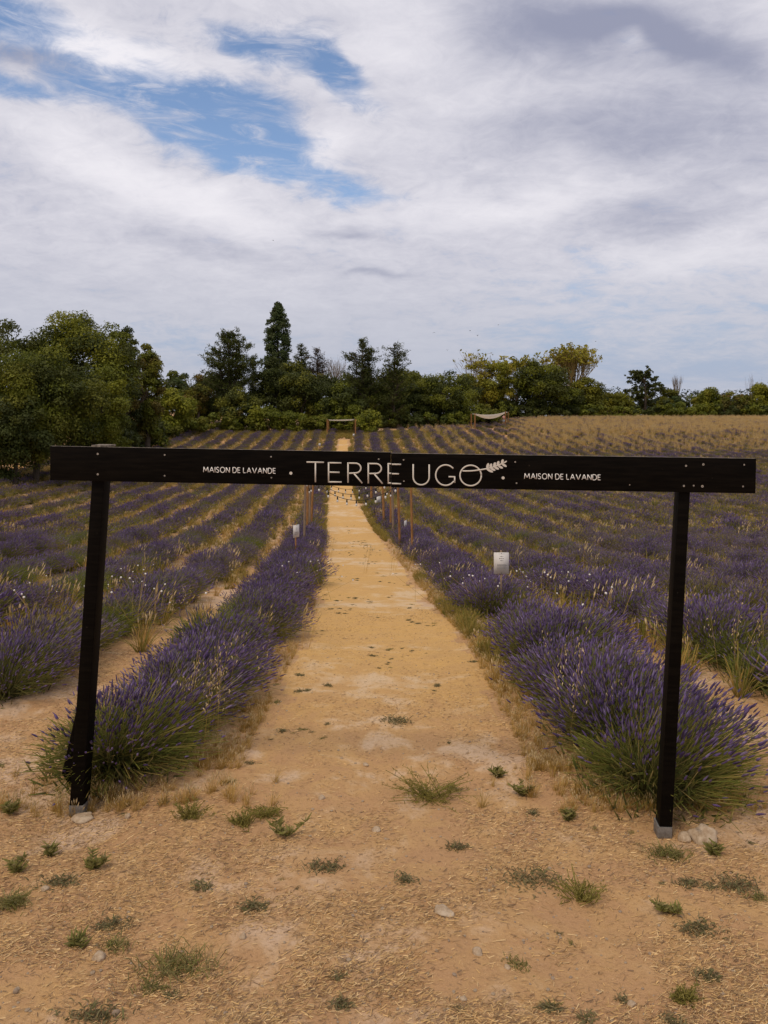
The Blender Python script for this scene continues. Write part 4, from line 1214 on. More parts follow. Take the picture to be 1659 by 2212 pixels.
def info_sign(X, Ytop, v, yaw, label, hgt=None, w=.215, h=.305, tilt=0.0, stake=M_POST):
    p = pix(X, Ytop, v); z = tz(p.x, v); H = p.z - z
    o = empty('info_sign', (p.x, v, z), label, 'sign', 'info signs staked along the path', (0, 0, yaw))
    mb = MB(); mb.hexa([(-.013, .006, -.1), (.013, .006, -.1), (.013, .006, H + .03), (-.013, .006, H + .03), (-.013, .03, -.1), (.013, .03, -.1), (.013, .03, H + .03), (-.013, .03, H + .03)])
    mb.build('stake', stake, o)
    mb = MB(); mb.hexa([(-w / 2, -.002, H - h), (w / 2, -.002, H - h), (w / 2, -.002, H), (-w / 2, -.002, H), (-w / 2, .005, H - h), (w / 2, .005, H - h), (w / 2, .005, H), (-w / 2, .005, H)])
    pn = mb.build('panel', m_panel, o)
    mb = MB()
    def strip(x0, x1, z0, z1, mi): mb.add([(x0, -.0032, z0), (x1, -.0032, z0), (x1, -.0032, z1), (x0, -.0032, z1)], [(0, 1, 2, 3)], mi=mi)
    strip(-.04, .045, H - .021, H - .018, 1)
    for r_ in range(3):
        for c_, xo in enumerate([(-.018, 0, .02), (-.026, -.009, .008, .027), (-.016, .002, .022)][r_]):
            zz = H - .056 - r_ * .030; ww = .0042 + .0016 * ((c_ + r_) % 2)
            mb.add([(xo - ww * .4, -.0032, zz - .009), (xo + ww, -.0032, zz - .002), (xo + ww * .3, -.0032, zz + .009), (xo - ww, -.0032, zz + .003)], [(0, 1, 2, 3)], mi=0)
    for zz, x1 in ((.172, .065), (.180, .085), (.188, .083), (.196, .085), (.214, .080), (.222, .086), (.230, .06), (.238, .07)):
        strip(-.062, x1, H - zz - .0019, H - zz + .0019, 1)
    mb.build('print', [m_print, m_print2], pn)
    mb = MB()
    for zz in (H - .012, H - h + .012): mb.hexa([(-.004, -.005, zz - .004), (.004, -.005, zz - .004), (.004, -.005, zz + .004), (-.004, -.005, zz + .004), (-.004, -.0019, zz - .004), (.004, -.0019, zz - .004), (.004, -.0019, zz + .004), (-.004, -.0019, zz + .004)])
    mb.build('screw', m_screwd, pn)
    return o


info_sign(1083, 1193.5, 10.6, .03, 'white printed info sign on a stake nearest the camera, right of the path', stake=M_POSTG)
info_sign(640, 1134, 18.2, .95, 'white info sign turned towards the path, left of the path by the wooden poles')
info_sign(876, 1124.5, 26, 1.15, 'narrow looking white info sign turned almost edge on, right of the path')
info_sign(818, 1072, 37, .35, 'small white info sign hanging in view just below the string of bulbs', stake=M_POST)
info_sign(690.5, 957.5, 76, .5, 'tiny white info sign on the far slope left of the path')
info_sign(764, 937, 88, .4, 'tiny white info sign at the far end of the row right of the path')

# ------------------------------------------------------------------ poles and strings of bulbs over the path
tops = {}
for key, X, Y, Xt, lab, m in [
    ('l1', 656.5, 1164, 660, 'grey weathered light pole nearest on the left of the path', M_POSTG),
    ('l2', 663, 1149, 665, 'reddish brown light pole second on the left of the path', M_POST),
    ('l4', 668, 1132, 669.5, 'brown light pole half hidden behind the two nearest left poles', M_POSTG),
    ('l3', 671, 1124, 677.5, 'leaning orange light pole farthest of the left poles', M_POST),
    ('r1', 891.7, 1174, 887, 'tall orange brown light pole nearest on the right of the path', M_POST),
    ('r2', 864.8, 1158, 858.5, 'leaning brown light pole beside the narrow info sign', M_POST),
    ('r3', 850.9, 1137, 845.5, 'thin grey light pole right of the paired brown one', M_POSTG),
    ('r4', 844.4, 1128, 844.0, 'thin brown light pole paired with the grey one', M_POST),
    ('r5', 830, 1116, 826, 'dark brown light pole right of the small hanging info sign', M_POST),
    ('r6', 802.5, 1073, 802.0, 'farthest thin light pole right of the path', M_POST)]:
    g = ground_at(X, Y, .42)
    Yt = 1022
    top = pix(Xt - (Xt - X) * .35 * -1 if False else Xt, Yt, g.y)
    o = empty('light_pole', g, lab, 'pole', 'wooden poles carrying the bulb strings')
    mb = MB(); rel = top - g
    r_ = 2.7 / F * g.y
    mb.tube([(0, 0, -.3), tuple(rel * .5), tuple(rel)], [r_, r_ * .96, r_ * .9], 8)
    smooth_shade(mb.build('shaft', m, o))
    mb = MB(); e = rel * .97; mb.tube([tuple(e), tuple(e + Vector((0, -.12, 0)))], [.012, .012], 6); mb.build('hook', m_steel, o)
    tops[key] = (top, g.y)
m_cable, _, _ = mat('black_cable', (.012, .012, .012), .6)
m_bulb, t, b = mat('bulb_glass', (.72, .70, .66), .15, .6)


def bulb_string(a, bq, midpx, label, n):
    A, B = tops[a][0], tops[bq][0]
    v = (A.y + B.y) / 2; mid = pix(midpx[0], midpx[1], v)
    sag = (A.z + B.z) / 2 - mid.z
    o = empty('bulb_string', A, label, 'string lights', 'bulb strings hung over the path')
    P = lambda t: A + (B - A) * t - Vector((0, 0, sag * 4 * t * (1 - t)))
    mb = MB(); mb.tube([tuple(P(t) - A) for t in np.linspace(0, 1, 25)], .008, 4); mb.build('cable', m_cable, o)
    for t in (np.arange(n) + .5) / n:
        p = P(t) - A
        mb = MB(); c = np.array(p)
        mb.tube([c + (0, 0, 0), c + (0, 0, -.06), c + (0, 0, -.085)], [.017, .024, .024], 6, mi=0)
        mb.tube([c + (0, 0, -.085), c + (0, 0, -.11), c + (0, 0, -.145), c + (0, 0, -.165)], [.018, .029, .027, .010], 7, mi=1)
        smooth_shade(mb.build('bulb', [m_cable, m_bulb], o))


bulb_string('l1', 'r1', (774, 1081), 'lowest bulb string, hung between the two nearest poles', 11)
bulb_string('l2', 'r2', (764, 1068), 'middle bulb string sagging over the path from the reddish left pole', 11)
bulb_string('l3', 'r5', (748, 1057), 'highest bulb string, mostly hidden behind the black board', 10)
bulb_string('l1', 'l3', (664, 1056), 'short bulb string between the left poles', 4)
bulb_string('r5', 'r2', (848, 1064), 'short bulb string between the right poles', 4)

# ------------------------------------------------------------------ shade sails, person
m_sail, t, b = mat('sail_cloth', (.80, .77, .72), .8, .1)
tr = t.node('ShaderNodeBsdfTranslucent'); tr.inputs['Color'].default_value = (.85, .81, .74, 1)
mx = t.node('ShaderNodeMixShader'); mx.inputs[0].default_value = .55
t.l.new(b.outputs[0], mx.inputs[1]); t.l.new(tr.outputs[0], mx.inputs[2]); t.l.new(mx.outputs[0], t.n['Material Output'].inputs[0])


def sail_shelter(posts, tops_px, corners, sag, label, nsub=10):
    """posts: (X, Ybase, Ytop, v)"""
    px = []
    g0 = None
    for (X, Yt, v) in posts:
        x = (X - CX) / F * v; z = tz(x, v); tp = pix(X, Yt, v)
        px.append((Vector((x, v, z)), tp))
    o = empty('shade_sail', px[0][0], label, 'shade sail'); O = px[0][0]
    for g, tp in px:
        mb = MB(); mb.tube([tuple(g - O + Vector((0, 0, -.3))), tuple((g + tp) / 2 - O), tuple(tp - O)], .085, 7); smooth_shade(mb.build('post', M_POST, o))
    c = [px[i][1] - O for i in corners]
    V = []
    for i in range(nsub + 1):
        for j in range(nsub + 1):
            s_, t_ = i / nsub, j / nsub
            pull = .12 * math.sin(math.pi * t_)
            s2 = s_ + (.5 - s_) * pull * 2 * .5
            pull2 = .10 * math.sin(math.pi * s_); t2 = t_ + (.5 - t_) * pull2
            p = (c[0] * (1 - s2) + c[1] * s2) * (1 - t2) + (c[3] * (1 - s2) + c[2] * s2) * t2
            p = p - Vector((0, 0, sag * (4 * s_ * (1 - s_)) ** .8 * (.35 + .65 * (4 * t_ * (1 - t_)))) )
            V.append(tuple(p))
    f = [(i * (nsub + 1) + j, (i + 1) * (nsub + 1) + j, (i + 1) * (nsub + 1) + j + 1, i * (nsub + 1) + j + 1) for i in range(nsub) for j in range(nsub)]
    mb = MB(); mb.add(V, f); s = smooth_shade(mb.build('sail', m_sail, o))
    md = s.modifiers.new('thick', 'SOLIDIFY'); md.thickness = .01
    return o


sail_shelter([(707, 906, 91), (768, 905, 91), (765, 908, 95), (710, 908.5, 95)], None, (0, 1, 2, 3), .12, 'thin white shade sail between two posts at the far end of the path')
sail_shelter([(1026, 893, 99), (1092, 889, 108), (1098, 890, 111), (1018, 894, 101)], None, (0, 1, 2, 3), .85, 'white sagging shade sail on four posts at the right of the rounded trees')

px_ = pix(1088.5, 905, 110); zg = tz(px_.x, 110)
pt = pix(1088.5, 895.5, 110); Hh = max(1.5, min(1.85, pt.z - zg))
person = empty('person', (px_.x, 110, zg), 'person in a pink top and pale shorts standing by the right sail posts', 'person', rot=(0, 0, .3))


def skin(name, verts, edges, radii, m, root=0, sub=1):
    me = bpy.data.meshes.new(name); me.from_pydata(verts, edges, []); me.materials.append(m)
    o = ob(name, me, person)
    md = o.modifiers.new('skin', 'SKIN')
    for i, r in enumerate(radii): me.skin_vertices[0].data[i].radius = r if isinstance(r, tuple) else (r, r)
    me.skin_vertices[0].data[root].use_root = True
    md.use_smooth_shade = True
    o.modifiers.new('sub', 'SUBSURF').levels = sub; o.modifiers['sub'].render_levels = sub
    return o


m_skin, _, _ = mat('skin', (.42, .25, .17), .6); m_pink, _, _ = mat('pink_cloth', (.62, .30, .27), .9); m_blue, _, _ = mat('pale_cloth', (.42, .50, .60), .9); m_hair, _, _ = mat('hair', (.05, .03, .02), .7)
s_ = Hh / 1.7
def sv(L): return [tuple(c * s_ for c in q) for q in L]
skin('body', sv([(0, 0, .93), (0, 0, 1.15), (0, 0, 1.38), (0, 0, 1.48), (0, -.02, 1.58), (0, -.01, 1.67), (.09, 0, .88), (.10, 0, .48), (.10, 0, .08), (.10, -.12, .03), (-.09, 0, .88), (-.10, .02, .48), (-.10, .03, .08), (-.10, -.10, .03),
              (.17, 0, 1.37), (.24, -.10, 1.14), (.12, -.28, 1.32), (.08, -.32, 1.38), (-.17, 0, 1.37), (-.24, -.10, 1.14), (-.12, -.28, 1.32), (-.08, -.32, 1.38)]),
     [(0, 1), (1, 2), (2, 3), (3, 4), (4, 5), (0, 6), (6, 7), (7, 8), (8, 9), (0, 10), (10, 11), (11, 12), (12, 13), (2, 14), (14, 15), (15, 16), (16, 17), (2, 18), (18, 19), (19, 20), (20, 21)],
     [.12, .11, .12, .05, .085, .075, .08, .055, .04, .035, .08, .055, .04, .035, .055, .04, .032, .03, .055, .04, .032, .03], m_skin)
skin('top', sv([(0, 0, .98), (0, 0, 1.2), (0, 0, 1.38), (.18, 0, 1.37), (.24, -.07, 1.22), (-.18, 0, 1.37), (-.24, -.07, 1.22)]), [(0, 1), (1, 2), (2, 3), (3, 4), (2, 5), (5, 6)], [(.16, .13), (.15, .125), (.15, .12), .075, .06, .075, .06], m_pink)
skin('shorts', sv([(0, 0, .96), (.095, 0, .86), (.11, 0, .55), (-.095, 0, .86), (-.11, .01, .55)]), [(0, 1), (1, 2), (0, 3), (3, 4)], [.145, .105, .085, .105, .085], m_blue)
skin('hair', sv([(0, .03, 1.56), (0, .02, 1.66), (0, .0, 1.70)]), [(0, 1), (1, 2)], [.075, .09, .06], m_hair)

# ------------------------------------------------------------------ birds
m_bird, _, _ = mat('bird_plumage', (.03, .03, .035), .7)
for i, (X, Y) in enumerate([(937.5, 718), (1015.5, 714.5), (1031.5, 725.6), (1076.6, 701.4), (1286.6, 737.6), (966.6, 757), (590, 519)]):
    p = pix(X, Y, 120 + 5 * i); mb = MB(); a = .12 * ((i % 3) - 1)
    mb.tube([(0, -.12, 0), (0, -.05, .01), (0, .05, .01), (0, .17, 0)], [.012, .035, .032, .006], 6)
    for s_ in (-1, 1):
        mb.add([(0, -.05, .015), (s_ * .13, -.06, .07 + a), (s_ * .27, .03, .03 + a), (s_ * .12, .03, .06 + a), (0, .05, .015)], [(0, 1, 2, 3, 4)])
        mb.add([(0, -.05, .005), (s_ * .13, -.06, .06 + a), (s_ * .27, .03, .025 + a), (s_ * .12, .03, .05 + a), (0, .05, .005)], [(4, 3, 2, 1, 0)])
    o = mb.build('bird', m_bird, None, p, (0, 0, 1.2 * i))
    tag(o, ['dark bird in the sky above the rounded trees, leftmost of the low flock', 'dark bird left of the middle of the low flock in the pale sky',
            'dark bird lowest of the three close together in the low flock', 'dark bird highest of the low flock over the willow',
            'dark bird flying on its own over the golden willow', 'dark bird low in the sky just above the yellow willow',
            'dark bird alone high in the sky above the poplar'][i], 'bird', 'birds flying over the field')

# ------------------------------------------------------------------ stones
m_stone, t, b = mat('pale_stone', (.5, .42, .34), .9, .1)
tcx = t.node('ShaderNodeTexCoord'); n = t.noise(tcx.outputs['Object'], 18, 6, .7); n3 = t.noise(tcx.outputs['Object'], 60, 4, .7)
t.l.new(t.mix(t.ss(n, .35, .65), (.33, .235, .15), (.50, .40, .29)), b.inputs['Base Color'])
bp = t.node('ShaderNodeBump'); bp.inputs['Strength'].default_value = .6; bp.inputs['Distance'].default_value = .01; t.l.new(t.m('ADD', n, n3), bp.inputs['Height']); t.l.new(bp.outputs[0], b.inputs['Normal'])
m_gstone, _, _ = mat('grey_stone', (.27, .205, .15), .9, .1)


def stone_mesh(name, seed, m, sx_, sy_, sz_, rough=.2, lv=3):
    import bmesh
    rng = np.random.default_rng(seed); bm = bmesh.new(); bmesh.ops.create_icosphere(bm, subdivisions=lv, radius=1)
    ds = rng.normal(size=(9, 3)); ds /= np.linalg.norm(ds, axis=1)[:, None]; off = rng.uniform(.62, .95, 9)
    for v in bm.verts:
        p = np.array(v.co)
        for d, q in zip(ds, off):
            k_ = p @ d
            if k_ > q: p = p - d * (k_ - q) * .85
        f = 1 + rough * (float(vnoise(p[0] * 2.3 + seed, p[1] * 2.3 + p[2] * 1.7, seed)) - .5) * 1.2
        v.co = Vector((p[0] * sx_, p[1] * sy_, p[2] * sz_)) * f
    me = bpy.data.meshes.new(name); bm.to_mesh(me); bm.free(); me.materials.append(m)
    for p in me.polygons: p.use_smooth = lv > 2
    return me


for i, (X, Y, wpx, hpx, m, lab, sink) in enumerate([
    (180, 1771, 54, 12, m_stone, 'flat pale stone lying against the left post foot', .3),
    (1481, 1816, 36, 17, m_stone, 'smaller rounded pale stone at the right post foot', .35),
    (1522, 1818, 66, 34, m_stone, 'large lumpy pale rock beside the right post', .4),
    (812, 1795, 22, 9, m_stone, 'flat whitish stone in the middle of the path entrance', .5),
    (525, 2027, 17, 13, m_stone, 'small tan stone on bare earth left of the middle foreground', .4),
    (213, 2078, 32, 17, m_stone, 'pale half buried stone at the lower left of the bare ground', .6),
    (34, 2149, 14, 11, m_gstone, 'round grey pebble near the lower left corner', .35),
    (250, 2193, 18, 12, m_gstone, 'grey pebble at the bottom edge below the green grass patch', .4),
    (1032, 2062, 26, 14, m_stone, 'pale pair sized stone on bare earth right of the middle foreground', .5),
    (275, 1768, 16, 11, m_stone, 'small white stone below the left lavender bush', .35),
    (958, 1972, 52, 10, m_stone, 'long flat pale stone sunk in the bare earth', .7),
    (96, 1923, 20, 9, m_stone, 'small pale stone between weeds near the left edge', .5),
    (1095, 2098, 16, 8, m_stone, 'small pale chip of stone right of the stone pair', .5),
    (1365, 2172, 22, 9, m_stone, 'pale flat chip at the lower right among straw', .5),
    (1000, 2165, 18, 8, m_stone, 'thin pale chip near the bottom middle', .5),
    (695, 1728, 18, 8, m_stone, 'small pale stone on the path left of the sprawling weed', .5),
    (790, 1655, 14, 7, m_stone, 'tiny pale stone on the path beyond the sprawling weed', .5)]):
    g = ground_at(X, Y); sc_ = g.y / F; rx = wpx * sc_ / 2; rz = max(hpx * sc_ * .75, .012)
    o = ob('stone', stone_mesh('stone', 40 + i, m, rx, rx * .75, rz, .35 if wpx > 50 else .2), None, (g.x, g.y, g.z + rz * (1 - sink) * .5), (0, 0, .4 * math.sin(i * 3)))
    tag(o, lab, 'stone')

# ------------------------------------------------------------------ weeds on the bare ground
def weed_mesh(rng, kind, w, h):
    mb = MB()
    if kind == 'twiggy':            # wiry sprawling stems with tiny leaves
        n = 110 if w > .4 else 60; ph = rng.uniform(0, 6.283, n); L = w * .5 * rng.uniform(.35, 1.05, n)
        b0 = rng.normal(size=(n, 3)) * np.array([w * .10, w * .08, 0]); t_ = b0 + np.stack([np.cos(ph) * L, np.sin(ph) * L * .7, h * rng.uniform(.15, 1.0, n)], 1)
        m_ = (b0 + t_) / 2 + rng.normal(size=(n, 3)) * .012; m_[:, 2] += h * .12
        pal = [(.24, .21, .05), (.30, .25, .075), (.19, .175, .045)]
        blades(mb, b0, m_, t_, .005, .003, pick(rng, n, pal), pick(rng, n, pal), rng)
        q = rng.uniform(.25, 1, n * 7); bi = np.repeat(np.arange(n), 7)
        p = b0[bi] * ((1 - q) ** 2)[:, None] + m_[bi] * (2 * q * (1 - q))[:, None] + t_[bi] * (q ** 2)[:, None]
        dv = rng.normal(size=p.shape) + np.array([0, 0, .5]); dv /= np.linalg.norm(dv, axis=1)[:, None]; ll = rng.uniform(.010, .022, len(p))[:, None]
        blades(mb, p, p + dv * ll * .5, p + dv * ll, .005, .002, pick(rng, len(p), pal), pick(rng, len(p), pal), rng)
    elif kind == 'leafy':           # upright leafy sprigs
        for s_ in range(7):
            a = rng.uniform(0, 6.283); bx = np.array([rng.normal() * .006, rng.normal() * .006, 0]); tp = bx + np.array([math.cos(a) * w * .42, math.sin(a) * w * .3, h * rng.uniform(.4, 1)])
            blades(mb, bx[None], (bx + tp)[None] / 2, tp[None], .005, .003, pick(rng, 1, GREEN), pick(rng, 1, GREEN), rng)
            k_ = 20; q = rng.uniform(.1, 1.02, k_)[:, None]; p = bx + (tp - bx) * q; b2 = rng.uniform(0, 6.283, k_)
            dv = np.stack([np.cos(b2), np.sin(b2), rng.uniform(.2, .9, k_)], 1); ll = rng.uniform(.02, .042, k_)[:, None]
            blades(mb, p, p + dv * ll * .55, p + dv * ll, .012, .003, pick(rng, k_, G_W), pick(rng, k_, G_W), rng)
    elif kind == 'grass':           # patch of short green grass
        n = int(420 * max(.3, w / .35)); p = rng.normal(size=(n, 3)) * np.array([w * .26, w * .16, 0])
        ph = rng.uniform(0, 6.283, n); L = rng.uniform(.4, 1, n) * h; t_ = p + np.stack([np.cos(ph) * L * .7, np.sin(ph) * L * .7, L * .6], 1); m_ = (p + t_) / 2; m_[:, 2] += L * .2
        pal = G_W + [(.25, .21, .09), (.16, .15, .06)]
        blades(mb, p, m_, t_, .0045, .0015, pick(rng, n, pal), pick(rng, n, pal), rng)
    else:                           # flat grey green creeping rosettes
        n = int(240 * max(.4, w / .2)); p = rng.normal(size=(n, 3)) * np.array([w * .26, w * .17, 0]); p[:, 2] = rng.uniform(0, h * .4, n)
        ph = rng.uniform(0, 6.283, n); L = rng.uniform(.012, .03, n); t_ = p + np.stack([np.cos(ph) * L, np.sin(ph) * L, L * rng.uniform(0, .8, n)], 1); m_ = (p + t_) / 2; m_[:, 2] += L * .2
        pal = [(.21, .19, .09), (.25, .21, .11), (.17, .17, .07), (.29, .22, .12), (.15, .13, .07)]
        blades(mb, p, m_, t_, .007, .002, pick(rng, n, pal), pick(rng, n, pal), rng)
    return mb.mesh('weed', M_PLANT)


G_W = [(.22, .215, .06), (.27, .245, .08), (.19, .185, .055), (.33, .27, .12)]
for i, (X, Y, w, h, kind, lab) in enumerate([
    (930, 1728, 170, 62, 'twiggy', 'large wiry sprawling weed in the middle of the path entrance'),
    (575, 1762, 86, 24, 'twiggy', 'low wiry weed left of the path entrance, behind the leafy sprig'),
    (525, 1785, 78, 44, 'twiggy', 'wiry weed on the left of the path entrance, next to the leafy sprig'),
    (622, 1808, 92, 46, 'leafy', 'upright leafy green sprig left of the path entrance'),
    (412, 1768, 84, 50, 'twiggy', 'wiry olive weed at the right foot of the left lavender bush'),
    (385, 2095, 140, 50, 'grass', 'largest green grass patch at the lower left of the foreground'),
    (330, 2138, 56, 28, 'grass', 'small green grass patch just below the largest one'),
    (1150, 1905, 120, 36, 'flat', 'grey green creeping weed patch right of the middle foreground'),
    (1256, 1948, 112, 56, 'twiggy', 'olive twiggy weed beside the creeping weed patch'),
    (1445, 1968, 76, 32, 'leafy', 'small upright weed at the right of the foreground'),
    (1512, 2010, 84, 34, 'flat', 'dense grey green weed below the small upright weed'),
    (1592, 1920, 90, 38, 'flat', 'dark green creeping weed near the right edge'),
    (1640, 1945, 50, 22, 'grass', 'grass patch cut by the right edge below the creeping weed'),
    (200, 1880, 52, 36, 'leafy', 'leafy green weed on the left foreground'),
    (28, 1962, 64, 60, 'grass', 'tall grass tuft at the left edge of the foreground'),
    (128, 1912, 70, 26, 'flat', 'creeping weed right of the tall left edge tuft'),
    (34, 1886, 44, 38, 'leafy', 'small leafy weed at the left edge above the tall tuft'),
    (545, 1965, 60, 26, 'flat', 'grey weed on the pale earth left of centre'),
    (1485, 1912, 44, 20, 'flat', 'small creeping weed left of the right edge weed'),
    (22, 1760, 30, 36, 'leafy', 'young leafy weed at the left edge by the left lavender end'),
    (110, 1850, 26, 30, 'leafy', 'single small leafy weed below the left post'),
    (240, 2005, 70, 30, 'flat', 'dull creeping weed in the straw left of the pale earth'),
    (1075, 1680, 36, 26, 'leafy', 'sparse sprig at the left foot of the right lavender bush'),
    (1130, 1718, 50, 36, 'leafy', 'sparse sprig in front of the right lavender bush'),
    (1228, 1772, 22, 30, 'leafy', 'thin upright sprig left of the right post'),
    (1440, 1850, 70, 40, 'grass', 'green grass tuft at the base of the right post'),
    (1545, 1850, 22, 28, 'leafy', 'little bright weed right of the rocks'),
    (1480, 2165, 56, 32, 'twiggy', 'little twiggy weed in the straw at the lower right'),
    (1190, 2185, 36, 20, 'flat', 'small dark weed at the bottom right of centre'),
    (205, 2205, 110, 30, 'flat', 'dull weed patch at the bottom left edge'),
    (735, 2178, 40, 20, 'flat', 'small weed at the bottom middle'),
    (985, 1835, 46, 14, 'flat', 'flat weed just in front of the large sprawling weed'),
    (855, 1560, 60, 16, 'flat', 'flat weed in the middle of the path beyond the gate'),
    (250, 2050, 66, 26, 'grass', 'thin grass patch left of the largest green one'),
    (170, 2045, 30, 20, 'leafy', 'small bright weed left of the thin grass patch'),
    (700, 1875, 70, 18, 'flat', 'thin flat weed in the middle of the straw'),
    (1530, 2120, 50, 22, 'flat', 'sparse flat weed at the right in the dry straw')]):
    g = ground_at(X, Y); s_ = g.y / F
    o = ob('weed', weed_mesh(np.random.default_rng(700 + i), kind, w * s_ * 1.08, h * s_ * (.85 if kind != 'flat' else .6)), None, (g.x, g.y, g.z - .004), (0, 0, 0))
    tag(o, lab, 'weed')

rg = np.random.default_rng(91)
SMALL = [weed_mesh(np.random.default_rng(800 + i), ('flat', 'grass', 'flat', 'flat')[i % 4], .10, .035) for i in range(8)]
pts = []
while len(pts) < 48:
    v = 2.5 + 3.2 * rg.uniform() ** .9; x = rg.uniform(-.56, .56) * v
    if vnoise(x * 1.1 + 5, v * 1.4, 41) + rg.uniform(-.25, .25) > .45 and not (abs(x) < .9 and v > 4.2 and rg.uniform() < .8): pts.append((x, v))
for (x, v) in pts:
    o = ob('small_weed', SMALL[rg.integers(8)], None, (x, v, tz(x, v) - .003), (0, 0, rg.uniform(0, 6.28))); q = rg.uniform(.3, 1.0) ** 1.3 + .1; o.scale = (q, q, q * .8)
    tag(o, 'tiny low weed dotted over the dry straw of the foreground', 'weed', 'tiny weeds dotted over the foreground')
# weeds and scraps along the path, too small to tell apart
v = 5 + 26 * rg.uniform(0, 1, 700) ** 1.3; x = PC(v) + rg.normal(0, .62, 700)
ok = vnoise(x * 2.2, v * 1.6, 43) > .60
x, v = x[ok], v[ok]; q = rg.uniform(.25, .9, len(x))
scatter('path_weeds', SMALL, np.stack([x, v, terr(x, v) - .004], 1), np.stack([0 * q, 0 * q, rg.uniform(0, 6.28, len(q))], 1), np.stack([q, q, q * .7], 1), rg.integers(0, 8, len(q)))

# ------------------------------------------------------------------ straw, crumbs and gravel on the ground
rg = np.random.default_rng(92)
n = 240000
v = 2.35 + 9.5 * rg.uniform(0, 1, n) ** 1.7; x = rg.uniform(-.58, .58, n) * v
dn = vnoise(x * 1.3 + 9, v * 1.3, 51) * .55 + vnoise(x * 4.2, v * 4.2, 52) * .45
onp = (np.abs(x - PC(v)) < .95) & (v > 4.4)
ok = rg.uniform(0, 1, n) < np.where(onp, np.clip((dn - .30) * 1.4, .10, .6), np.clip((dn - .30) * 3.4, .06, 1))
x, v = x[ok], v[ok]; n = len(x)
L = rg.uniform(.008, .028, n) * rg.choice([1, 1, 1, 1, 1.5], n); wd = rg.uniform(.0010, .0022, n) * (1 + .12 * v)
a = rg.normal(0.15, .75, n); z = terr(x, v)
d = np.stack([np.cos(a), np.sin(a)], 1); s_ = np.stack([-np.sin(a), np.cos(a)], 1)
x2, y2 = x + d[:, 0] * L, v + d[:, 1] * L
z0 = z + rg.uniform(.001, .006, n); z1 = terr(x2, y2) + rg.uniform(.001, .010, n)
A = np.stack([x, v, z0], 1); B = np.stack([x2, y2, z1], 1); S = np.concatenate([s_ * (wd * .5)[:, None], np.zeros((n, 1))], 1)
tiltz = rg.uniform(-.5, .5, n) * wd
S1 = S + np.stack([0 * wd, 0 * wd, tiltz], 1)
mb = MB(); cols = pick(rg, n, [(.60, .40, .18), (.52, .34, .15), (.64, .46, .24), (.42, .27, .13), (.32, .205, .11), (.21, .14, .085)], .2)
mb.add(np.stack([A - S1, A + S1, B + S1, B - S1], 1).reshape(-1, 3), (np.arange(n) * 4)[:, None] + np.array([[0, 1, 2, 3]]), np.repeat(cols, 4, 0))
tag(mb.build('straw_litter', M_DRY), kind='stuff')
PEB = [stone_mesh('pebble', 900 + i, m_stone if i < 4 else m_gstone, 1, .8, .55, .25, 1) for i in range(6)]
n = 2600; v = 2.3 + 9 * rg.uniform(0, 1, n) ** 1.5; x = rg.uniform(-.57, .57, n) * v
q = rg.uniform(.003, .0095, n) * rg.choice([1, 1, 1, 1.5], n)
scatter('gravel', PEB, np.stack([x, v, terr(x, v) + q * .1], 1), np.stack([0 * q, 0 * q, rg.uniform(0, 6.28, n)], 1), np.stack([q] * 3, 1), rg.integers(0, 6, n))

# ------------------------------------------------------------------ white seed heads and wild oats near the camera
m_seed, _, _ = mat('white_seed_head', (.78, .74, .70), .9, .1)
def seed_clump(X, Y, n, sp_, label, hpx):
    g = ground_at(X, Y, .45); rng = rngn()
    o = empty('wildflower_clump', g, label, 'wildflowers', 'white seed head clumps in the lavender')
    st, hd = MB(), MB(); n = int(n * .6)
    for c in range(n):
        b0 = np.array([rng.normal() * sp_ * .4, rng.normal() * sp_ * .3, 0]); t_ = np.array([rng.normal() * sp_, rng.normal() * sp_ * .6, rng.uniform(.48, .72)])
        blades(st, b0[None], ((b0 + t_) / 2)[None], t_[None], .004, .003, pick(rng, 1, OLIVE), pick(rng, 1, GOLD), rng)
        r_ = rng.uniform(.006, .0145); hd.tube([t_ - (0, 0, r_ * .9), t_ - (0, 0, r_ * .5), t_ + (0, 0, r_ * .4), t_ + (0, 0, r_ * .9)], [r_ * .4, r_ * .95, r_, r_ * .3], 6)
    st.build('stems', M_PLANT, o)['kind'] = 'stuff'; h = smooth_shade(hd.build('seed_heads', m_seed, o)); h['kind'] = 'stuff'


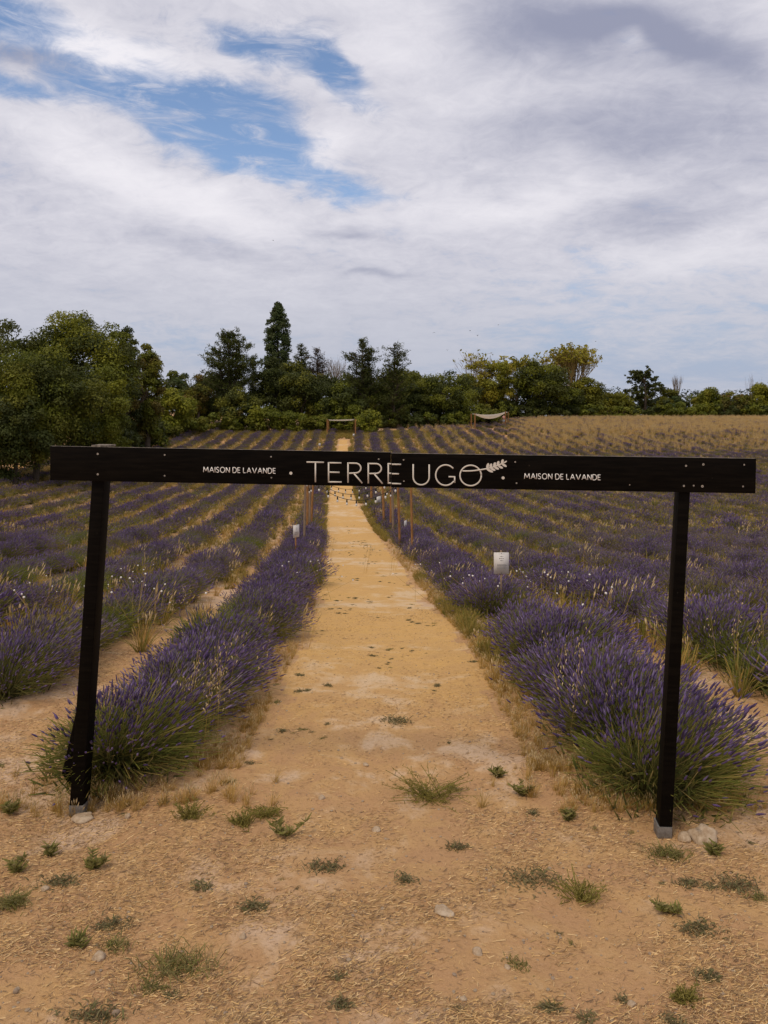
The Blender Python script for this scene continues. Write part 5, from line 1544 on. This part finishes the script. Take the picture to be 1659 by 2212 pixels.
seed_clump(300, 1300, 26, .42, 'white seed heads in the left rows beside the bare strip', 0)
seed_clump(80, 1295, 12, .25, 'white seed heads left of the left gate post', 0)
seed_clump(285, 1255, 10, .25, 'small cluster of white seed heads just right of the left gate post', 0)
seed_clump(1060, 1268, 22, .35, 'white seed heads around the stake of the nearest info sign', 0)
seed_clump(1175, 1262, 22, .40, 'white seed heads right of the nearest info sign', 0)
seed_clump(1330, 1330, 12, .45, 'white seed heads below the bright green bush right of the info sign', 0)
seed_clump(640, 1250, 14, .4, 'white seed heads in the left row by the path', 0)
seed_clump(930, 1245, 12, .35, 'white seed heads at the path edge right of the path', 0)
seed_clump(690, 1240, 8, .25, 'white seed heads at the path side of the first left row', 0)


def oats(x, v, n, sp_, label):
    g = Vector((x, v, tz(x, v))); rng = rngn()
    o = empty('wild_oats', g, label, 'wild oats', 'wild oat clumps in the lavender')
    st, hd = MB(), MB()
    for c in range(n):
        b0 = np.array([rng.normal() * .06, rng.normal() * .06, 0]); t_ = b0 + np.array([rng.normal() * sp_ + .05, rng.normal() * sp_, rng.uniform(.52, .78)])
        m_ = (b0 + t_) / 2
        blades(st, b0[None], m_[None], t_[None], .003, .002, pick(rng, 1, GOLD), pick(rng, 1, GOLD), rng)
        k_ = 9; q = rng.uniform(.62, 1, k_); p = b0 + (t_ - b0) * q[:, None]; p[:, :2] += rng.normal(size=(k_, 2)) * .03
        spikes(hd, p, np.stack([rng.normal(size=k_) * .4, rng.normal(size=k_) * .3, np.full(k_, -1.)], 1), rng.uniform(.018, .03, k_), rng.uniform(.003, .0048, k_), pick(rng, k_, CREAM), rng, 4)
    st.build('stems', M_DRY, o)['kind'] = 'stuff'; hd.build('seed_heads', M_DRY, o)['kind'] = 'stuff'


oats(-1.42, 5.35, 5, .05, 'tall cream wild oats standing in the first left lavender row')
oats(-1.28, 5.15, 7, .12, 'cream wild oats in the path side of the left front bush')
oats(-1.25, 5.7, 5, .08, 'sparse wild oats behind the left front bush')
oats(-2.45, 8.6, 6, .15, 'wild oats at the edge of the bare strip left of the first row')
oats(1.30, 5.1, 5, .10, 'cream wild oats at the path side of the right front bush')
oats(1.45, 6.0, 5, .10, 'wild oats in the first right row behind the front bush')
oats(3.3, 6.9, 6, .2, 'wild oats right of the right gate post')
oats(3.1, 7.9, 5, .2, 'wild oats just left of the right gate post')
